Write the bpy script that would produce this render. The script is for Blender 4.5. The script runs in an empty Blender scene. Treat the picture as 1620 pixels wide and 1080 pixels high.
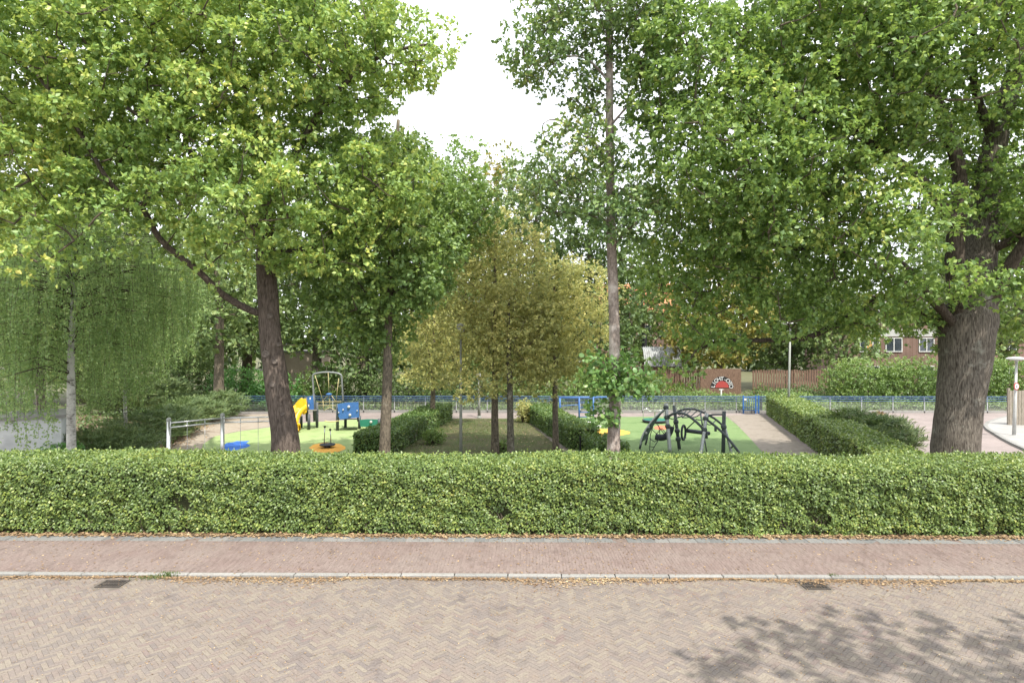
import bpy, math, random
import numpy as np
from mathutils import Vector, Matrix

# ------------------------------------------------------------------ camera, sky, sun, exposure
YAW = math.radians(0.6)
CAM_H, F = 4.4, 990.0            # eye height in metres, focal length in photo pixels (1620 wide)
scene = bpy.context.scene
cam_data = bpy.data.cameras.new('camera'); cam = bpy.data.objects.new('camera', cam_data)
scene.collection.objects.link(cam)
cam.location = (0, 0, CAM_H); cam.rotation_euler = (math.pi/2, 0, YAW)
cam_data.sensor_width = 36.0; cam_data.lens = 36.0*F/1620.0
cam_data.clip_start = 0.1; cam_data.clip_end = 2000
scene.camera = cam

SUN_AZ, SUN_EL = math.radians(152), math.radians(61)
SDIR = Vector((math.sin(SUN_AZ)*math.cos(SUN_EL), math.cos(SUN_AZ)*math.cos(SUN_EL), math.sin(SUN_EL)))
world = bpy.data.worlds.new('World'); scene.world = world; world.use_nodes = True
wn, wl = world.node_tree.nodes, world.node_tree.links
bg = wn['Background']
sky = wn.new('ShaderNodeTexSky'); sky.sky_type = 'NISHITA'; sky.sun_disc = False
sky.sun_elevation = SUN_EL; sky.sun_rotation = SUN_AZ; sky.dust_density = 2.0
tc = wn.new('ShaderNodeTexCoord')
nz = wn.new('ShaderNodeTexNoise'); nz.inputs['Scale'].default_value = 2.6; nz.inputs['Detail'].default_value = 5
mp = wn.new('ShaderNodeMapping'); mp.inputs['Scale'].default_value = (1, 1, 3)
wl.new(tc.outputs['Generated'], mp.inputs['Vector']); wl.new(mp.outputs['Vector'], nz.inputs['Vector'])
mr = wn.new('ShaderNodeMapRange'); mr.inputs['From Min'].default_value = .3; mr.inputs['From Max'].default_value = .7
mr.inputs['To Min'].default_value = .78; mr.inputs['To Max'].default_value = 1.0
wl.new(nz.outputs['Fac'], mr.inputs['Value'])
mx = wn.new('ShaderNodeMix'); mx.data_type = 'RGBA'
mx.inputs[7].default_value = (8.9, 9.2, 9.6, 1)         # thin bright cloud veil
wl.new(mr.outputs['Result'], mx.inputs[0]); wl.new(sky.outputs['Color'], mx.inputs[6])
wl.new(mx.outputs[2], bg.inputs['Color']); bg.inputs['Strength'].default_value = 0.145
sun_d = bpy.data.lights.new('sun', 'SUN'); sun_d.energy = 4.0; sun_d.angle = math.radians(0.6); sun_d.color = (1, .95, .86)
sun = bpy.data.objects.new('sun', sun_d); scene.collection.objects.link(sun)
sun.rotation_euler = SDIR.to_track_quat('Z', 'Y').to_euler(); sun.location = (20, -20, 40)
vs = scene.view_settings
vs.view_transform = 'Standard'; vs.look = 'None'; vs.exposure = 0.9; vs.gamma = 1.0; vs.use_curve_mapping = False
cy = scene.cycles
cy.max_bounces = 8; cy.diffuse_bounces = 4; cy.transmission_bounces = 5; cy.transparent_max_bounces = 8

# ------------------------------------------------------------------ helpers
RNG = np.random.default_rng(7)
random.seed(7)
COL = scene.collection
ca, sa = math.cos(YAW), math.sin(YAW)
def at(px, py, d):
    """world point seen at photo pixel (px, py) at camera depth d metres"""
    xc = (px-810.0)/F*d
    return Vector((xc*ca - d*sa, xc*sa + d*ca, CAM_H - (py-540.0)/F*d))
def gr(px, py, z=0.0):
    return at(px, py, (CAM_H-z)*F/(py-540.0))
def gx(px, d, z=0.0):
    p = at(px, 540, d); return Vector((p.x, p.y, z))
def tag(o, label=None, cat=None, group=None, kind=None):
    if label: o['label'] = label
    if cat: o['category'] = cat
    if group: o['group'] = group
    if kind: o['kind'] = kind
    return o
def empty(name, loc=(0, 0, 0), rz=0.0):
    o = bpy.data.objects.new(name, None); COL.objects.link(o)
    o.location = loc; o.rotation_euler = (0, 0, rz); o.empty_display_size = .2
    return o
def link(name, me, parent=None, loc=(0, 0, 0), rot=(0, 0, 0), world_coords=True):
    o = bpy.data.objects.new(name, me); COL.objects.link(o)
    o.location = loc; o.rotation_euler = rot
    if parent is not None:
        o.parent = parent
        if world_coords:
            o.matrix_parent_inverse = MW[parent.name].inverted() if parent.name in MW else Matrix.Translation(parent.location).inverted()
    return o
MW = {}
def np_mesh(name, verts, faces, mat, smooth=False, rnd=None):
    """faces: (n,k) int array"""
    me = bpy.data.meshes.new(name)
    nv, (nf, k) = len(verts), faces.shape
    me.vertices.add(nv); me.vertices.foreach_set('co', np.ascontiguousarray(verts, dtype=np.float32).ravel())
    me.loops.add(nf*k); me.loops.foreach_set('vertex_index', np.ascontiguousarray(faces, dtype=np.int32).ravel())
    me.polygons.add(nf); me.polygons.foreach_set('loop_start', np.arange(0, nf*k, k, dtype=np.int32))
    if smooth: me.polygons.foreach_set('use_smooth', np.ones(nf, dtype=bool))
    if rnd is not None:
        me.polygons.foreach_set('use_smooth', np.zeros(nf, dtype=bool))
        a = me.attributes.new('rnd', 'FLOAT', 'FACE'); a.data.foreach_set('value', np.ascontiguousarray(rnd, dtype=np.float32))
    me.update(calc_edges=True); me.materials.append(mat)
    return me
class MB:
    def __init__(s): s.v, s.f, s.sm = [], [], []
    def add(s, vs_, fs, smooth=False):
        b = len(s.v); s.v += [tuple(p) for p in vs_]
        for f in fs: s.f.append(tuple(b+i for i in f)); s.sm.append(smooth)
        return s
    def box(s, c, size, rz=0.0, taper=1.0, rx=0.0, ry=0.0):
        hx, hy, hz = size[0]/2, size[1]/2, size[2]/2
        M = Matrix.Translation(Vector(c)) @ Matrix.Rotation(rz, 4, 'Z') @ Matrix.Rotation(ry, 4, 'Y') @ Matrix.Rotation(rx, 4, 'X')
        P = [(-hx, -hy, -hz), (hx, -hy, -hz), (hx, hy, -hz), (-hx, hy, -hz)]
        P += [(x*taper, y*taper, hz) for x, y, z in P]
        return s.add([M @ Vector(p) for p in P], [(3, 2, 1, 0), (4, 5, 6, 7), (0, 1, 5, 4), (1, 2, 6, 5), (2, 3, 7, 6), (3, 0, 4, 7)])
    def tube(s, pts, r, n=8, cap=True, wob=0.0, smooth=True):
        pts = [Vector(p) for p in pts]; m = len(pts)
        if not hasattr(r, '__len__'): r = [r]*m
        u = None; vs_, fs = [], []
        for i, p in enumerate(pts):
            t = (pts[min(i+1, m-1)] - pts[max(i-1, 0)])
            if t.length < 1e-7: t = Vector((0, 0, 1))
            t.normalize()
            if u is None:
                u = Vector((1, 0, 0)) if abs(t.x) < .9 else Vector((0, 1, 0))
            u = (u - t*u.dot(t)).normalized(); w = t.cross(u)
            for k in range(n):
                a = 2*math.pi*k/n
                rr = r[i]*(1 + (wob*(math.sin(3*a+i*.9)*.5 + math.sin(5*a-i*.6+1)*.35 + random.uniform(-.5, .5)) if wob else 0))
                vs_.append(p + (u*math.cos(a) + w*math.sin(a))*rr)
        for i in range(m-1):
            for k in range(n):
                k2 = (k+1) % n
                fs.append((i*n+k, i*n+k2, (i+1)*n+k2, (i+1)*n+k))
        s.add(vs_, fs, smooth)
        if cap:
            b = len(s.v)-m*n
            s.f.append(tuple(b+k for k in reversed(range(n)))); s.sm.append(False)
            s.f.append(tuple(b+(m-1)*n+k for k in range(n))); s.sm.append(False)
        return s
    def lathe(s, c, prof, n=20, axis=None):
        """prof: list of (r, z)"""
        c = Vector(c); Q = Matrix.Identity(3) if axis is None else Vector(axis).to_track_quat('Z', 'Y').to_matrix()
        vs_, fs = [], []
        for r, z in prof:
            for k in range(n):
                a = 2*math.pi*k/n; vs_.append(c + Q @ Vector((r*math.cos(a), r*math.sin(a), z)))
        for i in range(len(prof)-1):
            for k in range(n):
                k2 = (k+1) % n; fs.append((i*n+k, i*n+k2, (i+1)*n+k2, (i+1)*n+k))
        fs.append(tuple(reversed(range(n)))); fs.append(tuple((len(prof)-1)*n+k for k in range(n)))
        return s.add(vs_, fs, False)
    def ball(s, c, r, n=10):
        prof = [(max(1e-3, r*math.sin(math.pi*i/n)), -r*math.cos(math.pi*i/n)) for i in range(n+1)]
        return s.lathe(c, prof, 12)
    def prism(s, poly, off):
        """poly: list of 3D points, extruded by the vector off"""
        n = len(poly); off = Vector(off)
        P = [Vector(p) for p in poly] + [Vector(p)+off for p in poly]
        fs = [tuple(reversed(range(n))), tuple(range(n, 2*n))] + [(i, (i+1) % n, n+(i+1) % n, n+i) for i in range(n)]
        return s.add(P, fs)
    def build(s, name, mat, parent=None):
        me = bpy.data.meshes.new(name); me.from_pydata(s.v, [], s.f)
        me.polygons.foreach_set('use_smooth', s.sm); me.update(); me.materials.append(mat)
        return link(name, me, parent)
def place(o, loc):
    """put an object's origin at loc without moving its geometry"""
    loc = Vector(loc); o.data.transform(Matrix.Translation(-loc)); o.location = loc; return o

# ------------------------------------------------------------------ materials
def mat_base(name):
    m = bpy.data.materials.new(name); m.use_nodes = True
    return m, m.node_tree.nodes, m.node_tree.links, m.node_tree.nodes['Principled BSDF']
def ramp(N, stops, interp='LINEAR'):
    r = N.new('ShaderNodeValToRGB'); e = r.color_ramp.elements; r.color_ramp.interpolation = interp
    while len(e) < len(stops): e.new(.5)
    for el, (p, c) in zip(e, stops): el.position = p; el.color = (*c, 1)
    return r
def mat_noise(name, c1, c2, scale=3.0, rough=.8, bump=.2, bscale=None, detail=6, metal=0.0, stretch=None, spec=.3, c3=None, dist=.02):
    m, N, L, B = mat_base(name)
    g = N.new('ShaderNodeNewGeometry'); mpn = N.new('ShaderNodeMapping')
    L.new(g.outputs['Position'], mpn.inputs['Vector'])
    if stretch: mpn.inputs['Scale'].default_value = stretch
    n1 = N.new('ShaderNodeTexNoise'); n1.inputs['Scale'].default_value = scale; n1.inputs['Detail'].default_value = detail
    n1.inputs['Roughness'].default_value = .65
    L.new(mpn.outputs['Vector'], n1.inputs['Vector'])
    st = [(.32, c1), (.68, c2)] if c3 is None else [(.28, c1), (.5, c2), (.72, c3)]
    r = ramp(N, st); L.new(n1.outputs['Fac'], r.inputs['Fac']); L.new(r.outputs['Color'], B.inputs['Base Color'])
    B.inputs['Roughness'].default_value = rough; B.inputs['Metallic'].default_value = metal; B.inputs['Specular IOR Level'].default_value = spec
    if bump:
        n2 = N.new('ShaderNodeTexNoise'); n2.inputs['Scale'].default_value = bscale or scale*6; n2.inputs['Detail'].default_value = 5
        L.new(mpn.outputs['Vector'], n2.inputs['Vector'])
        b = N.new('ShaderNodeBump'); b.inputs['Strength'].default_value = bump; b.inputs['Distance'].default_value = dist
        L.new(n2.outputs['Fac'], b.inputs['Height']); L.new(b.outputs['Normal'], B.inputs['Normal'])
    return m
LEAF_GAIN = {'maple_leaf_ochre': 3.3, 'birch_leaf': 2.8, 'hedge_leaf': 1.12, 'oak_leaf_mid': 2.1, 'oak_leaf_green': 2.0, 'oak_leaf_yellowing': 1.9, 'far_tree_leaf': 1.7, 'dark_tree_leaf': 1.5, 'alder_leaf': 1.5, 'bush_leaf': 1.15, 'box_hedge_leaf': 1.3, 'juniper_needles': 1.6, 'gold_tree_leaf': 1.1}
def mat_leaf(name, stops, trans=(.35, .5, .06), tfac=.3, rough=.5, nscale=.5, namp=.9, spec=.5):
    """per-leaf random tone plus slow drift of tone through the crown"""
    gn = LEAF_GAIN.get(name, 1.0); stops = [(p, tuple(x*gn for x in c)) for p, c in stops]
    m, N, L, B = mat_base(name)
    g = N.new('ShaderNodeNewGeometry')
    n1 = N.new('ShaderNodeTexNoise'); n1.inputs['Scale'].default_value = nscale; n1.inputs['Detail'].default_value = 3
    L.new(g.outputs['Position'], n1.inputs['Vector'])
    a = N.new('ShaderNodeMath'); a.operation = 'MULTIPLY_ADD'; a.inputs[1].default_value = namp; a.inputs[2].default_value = -namp/2
    L.new(n1.outputs['Fac'], a.inputs[0])
    b = N.new('ShaderNodeMath'); b.operation = 'ADD'; b.use_clamp = True
    c_ = N.new('ShaderNodeMath'); c_.operation = 'MULTIPLY_ADD'; c_.inputs[1].default_value = .68; c_.inputs[2].default_value = .16
    L.new(g.outputs['Random Per Island'], c_.inputs[0]); L.new(a.outputs[0], b.inputs[0]); L.new(c_.outputs[0], b.inputs[1])
    r = ramp(N, stops); L.new(b.outputs[0], r.inputs['Fac'])
    L.new(r.outputs['Color'], B.inputs['Base Color'])
    B.inputs['Roughness'].default_value = rough; B.inputs['Specular IOR Level'].default_value = spec
    t = N.new('ShaderNodeBsdfTranslucent')
    mxc = N.new('ShaderNodeMix'); mxc.data_type = 'RGBA'; mxc.inputs[0].default_value = .45; mxc.inputs[7].default_value = (*trans, 1)
    L.new(r.outputs['Color'], mxc.inputs[6]); L.new(mxc.outputs[2], t.inputs['Color'])
    ms = N.new('ShaderNodeMixShader'); ms.inputs['Fac'].default_value = tfac
    L.new(B.outputs[0], ms.inputs[1]); L.new(t.outputs[0], ms.inputs[2])
    L.new(ms.outputs[0], N['Material Output'].inputs['Surface'])
    return m
def mat_bark(name, dark, light, lichen, vs_=(9, 9, 1.6), bump=.9, lich_amt=.62):
    m, N, L, B = mat_base(name)
    g = N.new('ShaderNodeNewGeometry'); mpn = N.new('ShaderNodeMapping'); mpn.inputs['Scale'].default_value = vs_
    L.new(g.outputs['Position'], mpn.inputs['Vector'])
    n1 = N.new('ShaderNodeTexNoise'); n1.inputs['Scale'].default_value = 2.0; n1.inputs['Detail'].default_value = 7; n1.inputs['Roughness'].default_value = .6
    n1.inputs['Distortion'].default_value = .6
    L.new(mpn.outputs['Vector'], n1.inputs['Vector'])
    r = ramp(N, [(.35, dark), (.62, light)]); L.new(n1.outputs['Fac'], r.inputs['Fac'])
    n2 = N.new('ShaderNodeTexNoise'); n2.inputs['Scale'].default_value = 1.7; n2.inputs['Detail'].default_value = 8; n2.inputs['Roughness'].default_value = .75
    L.new(g.outputs['Position'], n2.inputs['Vector'])
    r2 = ramp(N, [(lich_amt-.06, (0, 0, 0)), (lich_amt+.06, (1, 1, 1))]); L.new(n2.outputs['Fac'], r2.inputs['Fac'])
    mxc = N.new('ShaderNodeMix'); mxc.data_type = 'RGBA'; L.new(r2.outputs['Color'], mxc.inputs[0])
    L.new(r.outputs['Color'], mxc.inputs[6]); mxc.inputs[7].default_value = (*lichen, 1)
    L.new(mxc.outputs[2], B.inputs['Base Color'])
    B.inputs['Roughness'].default_value = .9; B.inputs['Specular IOR Level'].default_value = .15
    bu = N.new('ShaderNodeBump'); bu.inputs['Strength'].default_value = bump; bu.inputs['Distance'].default_value = .05
    L.new(n1.outputs['Fac'], bu.inputs['Height']); L.new(bu.outputs['Normal'], B.inputs['Normal'])
    return m
def mat_brick(name, stops, dust, scale=.6, dust_lo=.42, dust_hi=.75, rough=.85, dmax=.75):
    """reads the per-piece number 'rnd'; drifting dust over it"""
    m, N, L, B = mat_base(name)
    at_ = N.new('ShaderNodeAttribute'); at_.attribute_name = 'rnd'
    r = ramp(N, stops); L.new(at_.outputs['Fac'], r.inputs['Fac'])
    g = N.new('ShaderNodeNewGeometry')
    n1 = N.new('ShaderNodeTexNoise'); n1.inputs['Scale'].default_value = scale; n1.inputs['Detail'].default_value = 8; n1.inputs['Roughness'].default_value = .7
    L.new(g.outputs['Position'], n1.inputs['Vector'])
    mrn = N.new('ShaderNodeMapRange'); mrn.inputs['From Min'].default_value = dust_lo; mrn.inputs['From Max'].default_value = dust_hi
    mrn.inputs['To Max'].default_value = dmax
    L.new(n1.outputs['Fac'], mrn.inputs['Value'])
    mxc = N.new('ShaderNodeMix'); mxc.data_type = 'RGBA'; L.new(mrn.outputs['Result'], mxc.inputs[0])
    L.new(r.outputs['Color'], mxc.inputs[6]); mxc.inputs[7].default_value = (*dust, 1)
    n4 = N.new('ShaderNodeTexNoise'); n4.inputs['Scale'].default_value = 1.9; n4.inputs['Detail'].default_value = 10; n4.inputs['Roughness'].default_value = .72
    L.new(g.outputs['Position'], n4.inputs['Vector'])
    r4 = ramp(N, [(.3, (.72, .7, .7)), (.46, (1, 1, 1)), (.6, (1, 1, 1)), (.75, (1.12, 1.06, .96))]); L.new(n4.outputs['Fac'], r4.inputs['Fac'])
    m4 = N.new('ShaderNodeMix'); m4.data_type = 'RGBA'; m4.blend_type = 'MULTIPLY'; m4.inputs[0].default_value = 1
    L.new(mxc.outputs[2], m4.inputs[6]); L.new(r4.outputs['Color'], m4.inputs[7]); mxc = m4
    n3 = N.new('ShaderNodeTexNoise'); n3.inputs['Scale'].default_value = 38; n3.inputs['Detail'].default_value = 4
    L.new(g.outputs['Position'], n3.inputs['Vector'])
    mr3 = N.new('ShaderNodeMapRange'); mr3.inputs['From Min'].default_value = .3; mr3.inputs['From Max'].default_value = .7
    mr3.inputs['To Min'].default_value = .78; mr3.inputs['To Max'].default_value = 1.15; L.new(n3.outputs['Fac'], mr3.inputs['Value'])
    mm = N.new('ShaderNodeMix'); mm.data_type = 'RGBA'; mm.blend_type = 'MULTIPLY'; mm.inputs[0].default_value = 1
    L.new(mxc.outputs[2], mm.inputs[6]); L.new(mr3.outputs['Result'], mm.inputs[7])
    L.new(mm.outputs[2], B.inputs['Base Color']); B.inputs['Roughness'].default_value = rough; B.inputs['Specular IOR Level'].default_value = .25
    bu = N.new('ShaderNodeBump'); bu.inputs['Strength'].default_value = .25; bu.inputs['Distance'].default_value = .01
    L.new(n3.outputs['Fac'], bu.inputs['Height']); L.new(bu.outputs['Normal'], B.inputs['Normal'])
    return m
def mat_paving(name, c1, c2, joint, bw=.2, bh=.1, rot=0.0):
    m, N, L, B = mat_base(name)
    g = N.new('ShaderNodeNewGeometry'); mpn = N.new('ShaderNodeMapping'); mpn.inputs['Rotation'].default_value = (0, 0, rot)
    L.new(g.outputs['Position'], mpn.inputs['Vector'])
    b = N.new('ShaderNodeTexBrick'); b.inputs['Scale'].default_value = 1; b.inputs['Brick Width'].default_value = bw; b.inputs['Row Height'].default_value = bh
    b.inputs['Mortar Size'].default_value = .005; b.inputs['Color1'].default_value = (*c1, 1); b.inputs['Color2'].default_value = (*c2, 1); b.inputs['Mortar'].default_value = (*joint, 1)
    L.new(mpn.outputs['Vector'], b.inputs['Vector'])
    n1 = N.new('ShaderNodeTexNoise'); n1.inputs['Scale'].default_value = .7; n1.inputs['Detail'].default_value = 9; n1.inputs['Roughness'].default_value = .7
    L.new(g.outputs['Position'], n1.inputs['Vector'])
    mr3 = N.new('ShaderNodeMapRange'); mr3.inputs['From Min'].default_value = .3; mr3.inputs['From Max'].default_value = .7
    mr3.inputs['To Min'].default_value = .78; mr3.inputs['To Max'].default_value = 1.18; L.new(n1.outputs['Fac'], mr3.inputs['Value'])
    mm = N.new('ShaderNodeMix'); mm.data_type = 'RGBA'; mm.blend_type = 'MULTIPLY'; mm.inputs[0].default_value = 1
    L.new(b.outputs['Color'], mm.inputs[6]); L.new(mr3.outputs['Result'], mm.inputs[7]); L.new(mm.outputs[2], B.inputs['Base Color'])
    B.inputs['Roughness'].default_value = .88
    return m
def mat_plain(name, c, rough=.5, metal=0.0, var=.12, spec=.4):
    c1 = tuple(max(0, x*(1-var)) for x in c); c2 = tuple(min(1, x*(1+var)) for x in c)
    return mat_noise(name, c1, c2, 5.0, rough, .05, 30, 5, metal, None, spec)

M = {}
M['road_brick'] = mat_brick('road_brick', [(0, (.14, .119, .11)), (.18, (.157, .134, .122)), (.42, (.173, .141, .123)), (.65, (.182, .153, .129)), (.86, (.198, .17, .138)), (1, (.16, .123, .112))], (.203, .176, .145), .55, dmax=.6)
M['walk_brick'] = mat_brick('walk_brick', [(0, (0.150, 0.112, 0.100)), (.5, (0.168, 0.125, 0.112)), (1, (0.185, 0.140, 0.126))], (0.210, 0.175, 0.155), .8, .38, .72)
M['slab'] = mat_brick('slab', [(0, (0.124, 0.128, 0.128)), (.5, (0.154, 0.158, 0.154)), (1, (0.188, 0.185, 0.178))], (0.217, 0.195, 0.169), 1.2, .5, .8)
M['kerb'] = mat_brick('kerb', [(0, (0.206, 0.203, 0.191)), (1, (0.255, 0.247, 0.232))], (0.180, 0.161, 0.139), 1.5, .5, .85)
M['joint'] = mat_noise('joint', (.1, .085, .072), (.15, .13, .108), 6, .95, .2)
M['joint_red'] = mat_noise('joint_red', (.12, .09, .078), (.165, .13, .112), 6, .95, .3)
M['soil'] = mat_noise('soil', (.09, .06, .04), (.19, .13, .09), 5, .95, .5)
M['park_ground'] = mat_noise('park_ground', (.045, .06, .02), (.1, .1, .05), 1.2, .95, .5, c3=(.12, .1, .06))
M['paving'] = mat_paving('paving', (0.226, 0.191, 0.173), (0.195, 0.156, 0.144), (0.133, 0.109, 0.098))
M['street_far'] = mat_paving('street_far', (0.222, 0.183, 0.169), (0.199, 0.160, 0.148), (0.140, 0.117, 0.105), rot=.785)
M['dirt_path'] = mat_noise('dirt_path', (0.117, 0.098, 0.074), (0.211, 0.183, 0.152), 1.6, .95, .4, c3=(0.164, 0.136, 0.109))
M['sand_path'] = mat_noise('sand_path', (0.179, 0.140, 0.105), (0.273, 0.234, 0.187), 1.1, .95, .4, c3=(0.218, 0.176, 0.129))
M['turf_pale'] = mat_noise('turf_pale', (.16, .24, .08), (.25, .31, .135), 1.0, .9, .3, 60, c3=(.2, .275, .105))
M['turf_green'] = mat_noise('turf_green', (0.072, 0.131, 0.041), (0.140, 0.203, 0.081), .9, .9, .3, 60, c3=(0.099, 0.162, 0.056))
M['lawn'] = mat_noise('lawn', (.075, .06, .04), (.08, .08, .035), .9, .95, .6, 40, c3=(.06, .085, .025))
M['pblue'] = mat_noise('patch_blue', (.025, .1, .38), (.05, .15, .48), 2, .8, .2, 60)
M['porange'] = mat_noise('patch_orange', (.55, .27, .04), (.68, .37, .08), 2, .85, .2, 60)
M['pred'] = mat_noise('patch_red', (.42, .11, .06), (.52, .17, .09), 3, .85, .2, 60)
M['concrete'] = mat_noise('concrete', (0.216, 0.210, 0.198), (0.288, 0.276, 0.260), 2, .9, .2, 25)
M['pale_render'] = mat_noise('pale_render', (.45, .46, .475), (.6, .605, .61), .9, .9, .1, 20, c3=(0.400, 0.408, 0.412))
M['steel'] = mat_plain('brushed_steel', (.62, .62, .6), .32, .9)
M['galv'] = mat_plain('galvanised', (0.400, 0.416, 0.416), .5, .6)
M['dark_galv'] = mat_plain('dark_galv', (.2, .21, .215), .5, .3)
M['lamp_grey'] = mat_plain('lamp_grey', (.26, .27, .24), .55, .1)
M['blue_paint'] = mat_plain('blue_paint', (.045, .13, .34), .45)
M['blue_rail'] = mat_plain('blue_rail', (.055, .1, .2), .5, 0, .2)
M['dark_post'] = mat_plain('dark_post', (.055, .065, .07), .5)
M['green_dark'] = mat_plain('dark_green_panel', (.05, .085, .06), .5)
M['green_panel'] = mat_plain('green_panel', (.02, .16, .11), .45)
M['yellow'] = mat_plain('yellow_plastic', (.72, .43, .02), .35)
M['rope'] = mat_plain('rope', (.5, .42, .22), .9)
M['rope_dark'] = mat_plain('rope_dark', (.06, .07, .07), .9)
M['white'] = mat_plain('white_paint', (0.600, 0.600, 0.584), .5)
M['red'] = mat_plain('red_paint', (.3, .045, .04), .5)
M['black'] = mat_plain('black_iron', (.012, .012, .012), .7)
M['iron'] = mat_noise('cast_iron', (.035, .03, .027), (.075, .062, .052), 9, .7, .3)
M['rubber'] = mat_plain('rubber', (.03, .035, .045), .7)
M['wood_brown'] = mat_noise('wood_brown', (.075, .042, .028), (.2, .13, .09), 4, .85, .4, stretch=(6, 6, 1))
M['wood_grey'] = mat_noise('wood_grey', (.17, .145, .115), (.31, .27, .22), 4, .85, .4, stretch=(6, 6, 1))
M['corrugated'] = mat_noise('corrugated', (.22, .22, .21), (.46, .47, .47), 2, .7, .2, c3=(.36, .37, .37))
M['house_brick'] = mat_paving('house_brick', (0.150, 0.090, 0.068), (0.195, 0.124, 0.098), (0.225, 0.203, 0.180), .22, .065)
M['beige_brick'] = mat_noise('beige_brick', (.4, .32, .25), (.48, .4, .32), 2, .9, .1)
M['roof_orange'] = mat_noise('roof_orange', (.42, .16, .08), (.5, .22, .12), 3, .85, .3)
M['panel_white'] = mat_plain('panel_white', (0.434, 0.434, 0.420), .6)
M['glass'] = mat_plain('window_glass', (.03, .04, .05), .08, 0, .3, .8)
M['curtain'] = mat_plain('curtain', (.5, .3, .1), .8)
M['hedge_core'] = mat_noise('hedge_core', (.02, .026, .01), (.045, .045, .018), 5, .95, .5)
OG = [(0, (.035, .075, .016)), (.35, (.06, .115, .022)), (.62, (.1, .165, .03)), (.86, (.19, .23, .04)), (1, (.34, .3, .055))]
M['oak_yellow'] = mat_leaf('oak_leaf_yellowing', [(0, (.06, .105, .034)), (.3, (.1, .165, .048)), (.6, (.16, .225, .062)), (.85, (.26, .29, .075)), (1, (.38, .34, .09))], (.5, .6, .1), .42, .45, .45, 1.0)
M['oak_green'] = mat_leaf('oak_leaf_green', [(0, (.045, .082, .026)), (.4, (.078, .128, .036)), (.7, (.125, .178, .045)), (.9, (.2, .235, .055)), (1, (.3, .28, .075))], (.4, .56, .09), .4, .45, .4, .8)
M['oak_mid'] = mat_leaf('oak_leaf_mid', [(0, (.04, .075, .024)), (.5, (.075, .12, .034)), (.85, (.125, .17, .042)), (1, (.24, .24, .055))], (.32, .45, .06), .32, .5, .4, .8)
M['alder'] = mat_leaf('alder_leaf', [(0, (.05, .09, .035)), (.45, (.09, .15, .05)), (.75, (.15, .2, .06)), (.93, (.25, .25, .07)), (1, (.4, .29, .09))], (.32, .42, .08), .26, .42, .6, .9)
M['alder_sprout'] = mat_leaf('alder_sprout_leaf', [(0, (.07, .15, .045)), (.6, (.13, .24, .07)), (1, (.22, .33, .08))], (.35, .55, .08), .3, .42)
M['maple'] = mat_leaf('maple_leaf_ochre', [(0, (.07, .085, .032)), (.4, (.115, .122, .046)), (.7, (.165, .16, .06)), (.9, (.24, .215, .085)), (1, (.3, .26, .11))], (.5, .46, .14), .48, .6, .5, .8)
M['birch'] = mat_leaf('birch_leaf', [(0, (.05, .085, .032)), (.5, (.088, .132, .048)), (.85, (.145, .18, .07)), (1, (.26, .26, .1))], (.4, .52, .12), .42, .5, .5, .6)
M['hedge'] = mat_leaf('hedge_leaf', [(0, (.06, .1, .032)), (.35, (.105, .16, .046)), (.65, (.165, .225, .057)), (.86, (.24, .28, .065)), (.97, (.31, .29, .075)), (1, (.33, .21, .11))], (.35, .5, .08), .22, .42, .9, .6)
M['hedge2'] = mat_leaf('box_hedge_leaf', [(0, (.035, .075, .022)), (.5, (.065, .12, .03)), (.85, (.12, .17, .04)), (1, (.22, .21, .05))], (.3, .4, .06), .22, .45, .8, .6)
M['juniper'] = mat_leaf('juniper_needles', [(0, (.035, .06, .022)), (.6, (.07, .105, .035)), (1, (.13, .15, .045))], (.2, .3, .06), .18, .6)
M['bush'] = mat_leaf('bush_leaf', [(0, (.06, .11, .03)), (.5, (.11, .18, .045)), (.85, (.18, .25, .06)), (1, (.29, .31, .08))], (.35, .5, .08), .28, .45)
M['robinia'] = mat_leaf('bright_shrub_leaf', [(0, (.05, .14, .035)), (.5, (.09, .22, .055)), (1, (.16, .3, .07))], (.28, .55, .08), .32, .5)
M['dark_tree'] = mat_leaf('dark_tree_leaf', [(0, (.03, .055, .018)), (.5, (.055, .09, .026)), (.85, (.09, .13, .036)), (1, (.17, .19, .05))], (.25, .35, .06), .25, .55)
M['far_tree'] = mat_leaf('far_tree_leaf', [(0, (.055, .09, .032)), (.5, (.1, .145, .05)), (.85, (.16, .2, .065)), (1, (.26, .27, .08))], (.3, .4, .08), .27, .55, .25, .8)
M['gold_tree'] = mat_leaf('gold_tree_leaf', [(0, (.1, .14, .03)), (.5, (.2, .21, .045)), (.85, (.32, .26, .07)), (1, (.42, .25, .1))], (.45, .4, .06), .3, .55, .25, .7)
M['litter'] = mat_leaf('fallen_leaf', [(0, (0.120, 0.068, 0.038)), (.4, (0.225, 0.143, 0.075)), (.75, (0.345, 0.240, 0.135)), (.93, (0.435, 0.345, 0.210)), (1, (0.375, 0.330, 0.090))], (0.300, 0.210, 0.075), .1, .7)
M['grass'] = mat_leaf('grass_blade', [(0, (.05, .085, .022)), (1, (.12, .17, .05))], (.3, .5, .06), .25, .5)
M['bark_oak'] = mat_bark('bark_oak', (0.047, 0.038, 0.031), (0.191, 0.166, 0.136), (0.272, 0.264, 0.221), (17, 17, 2.2), 1.0, .62)
M['bark_left'] = mat_bark('bark_left', (0.051, 0.039, 0.032), (0.140, 0.111, 0.092), (0.238, 0.204, 0.170), (12, 12, 2.4), .8, .7)
M['bark_alder'] = mat_bark('bark_alder', (.14, .112, .095), (.32, .26, .225), (.46, .4, .355), (12, 12, 5), .5, .55)
M['bark_dark'] = mat_bark('bark_dark', (.06, .05, .038), (.18, .15, .11), (.3, .28, .22), (12, 12, 4), .6, .66)
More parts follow.
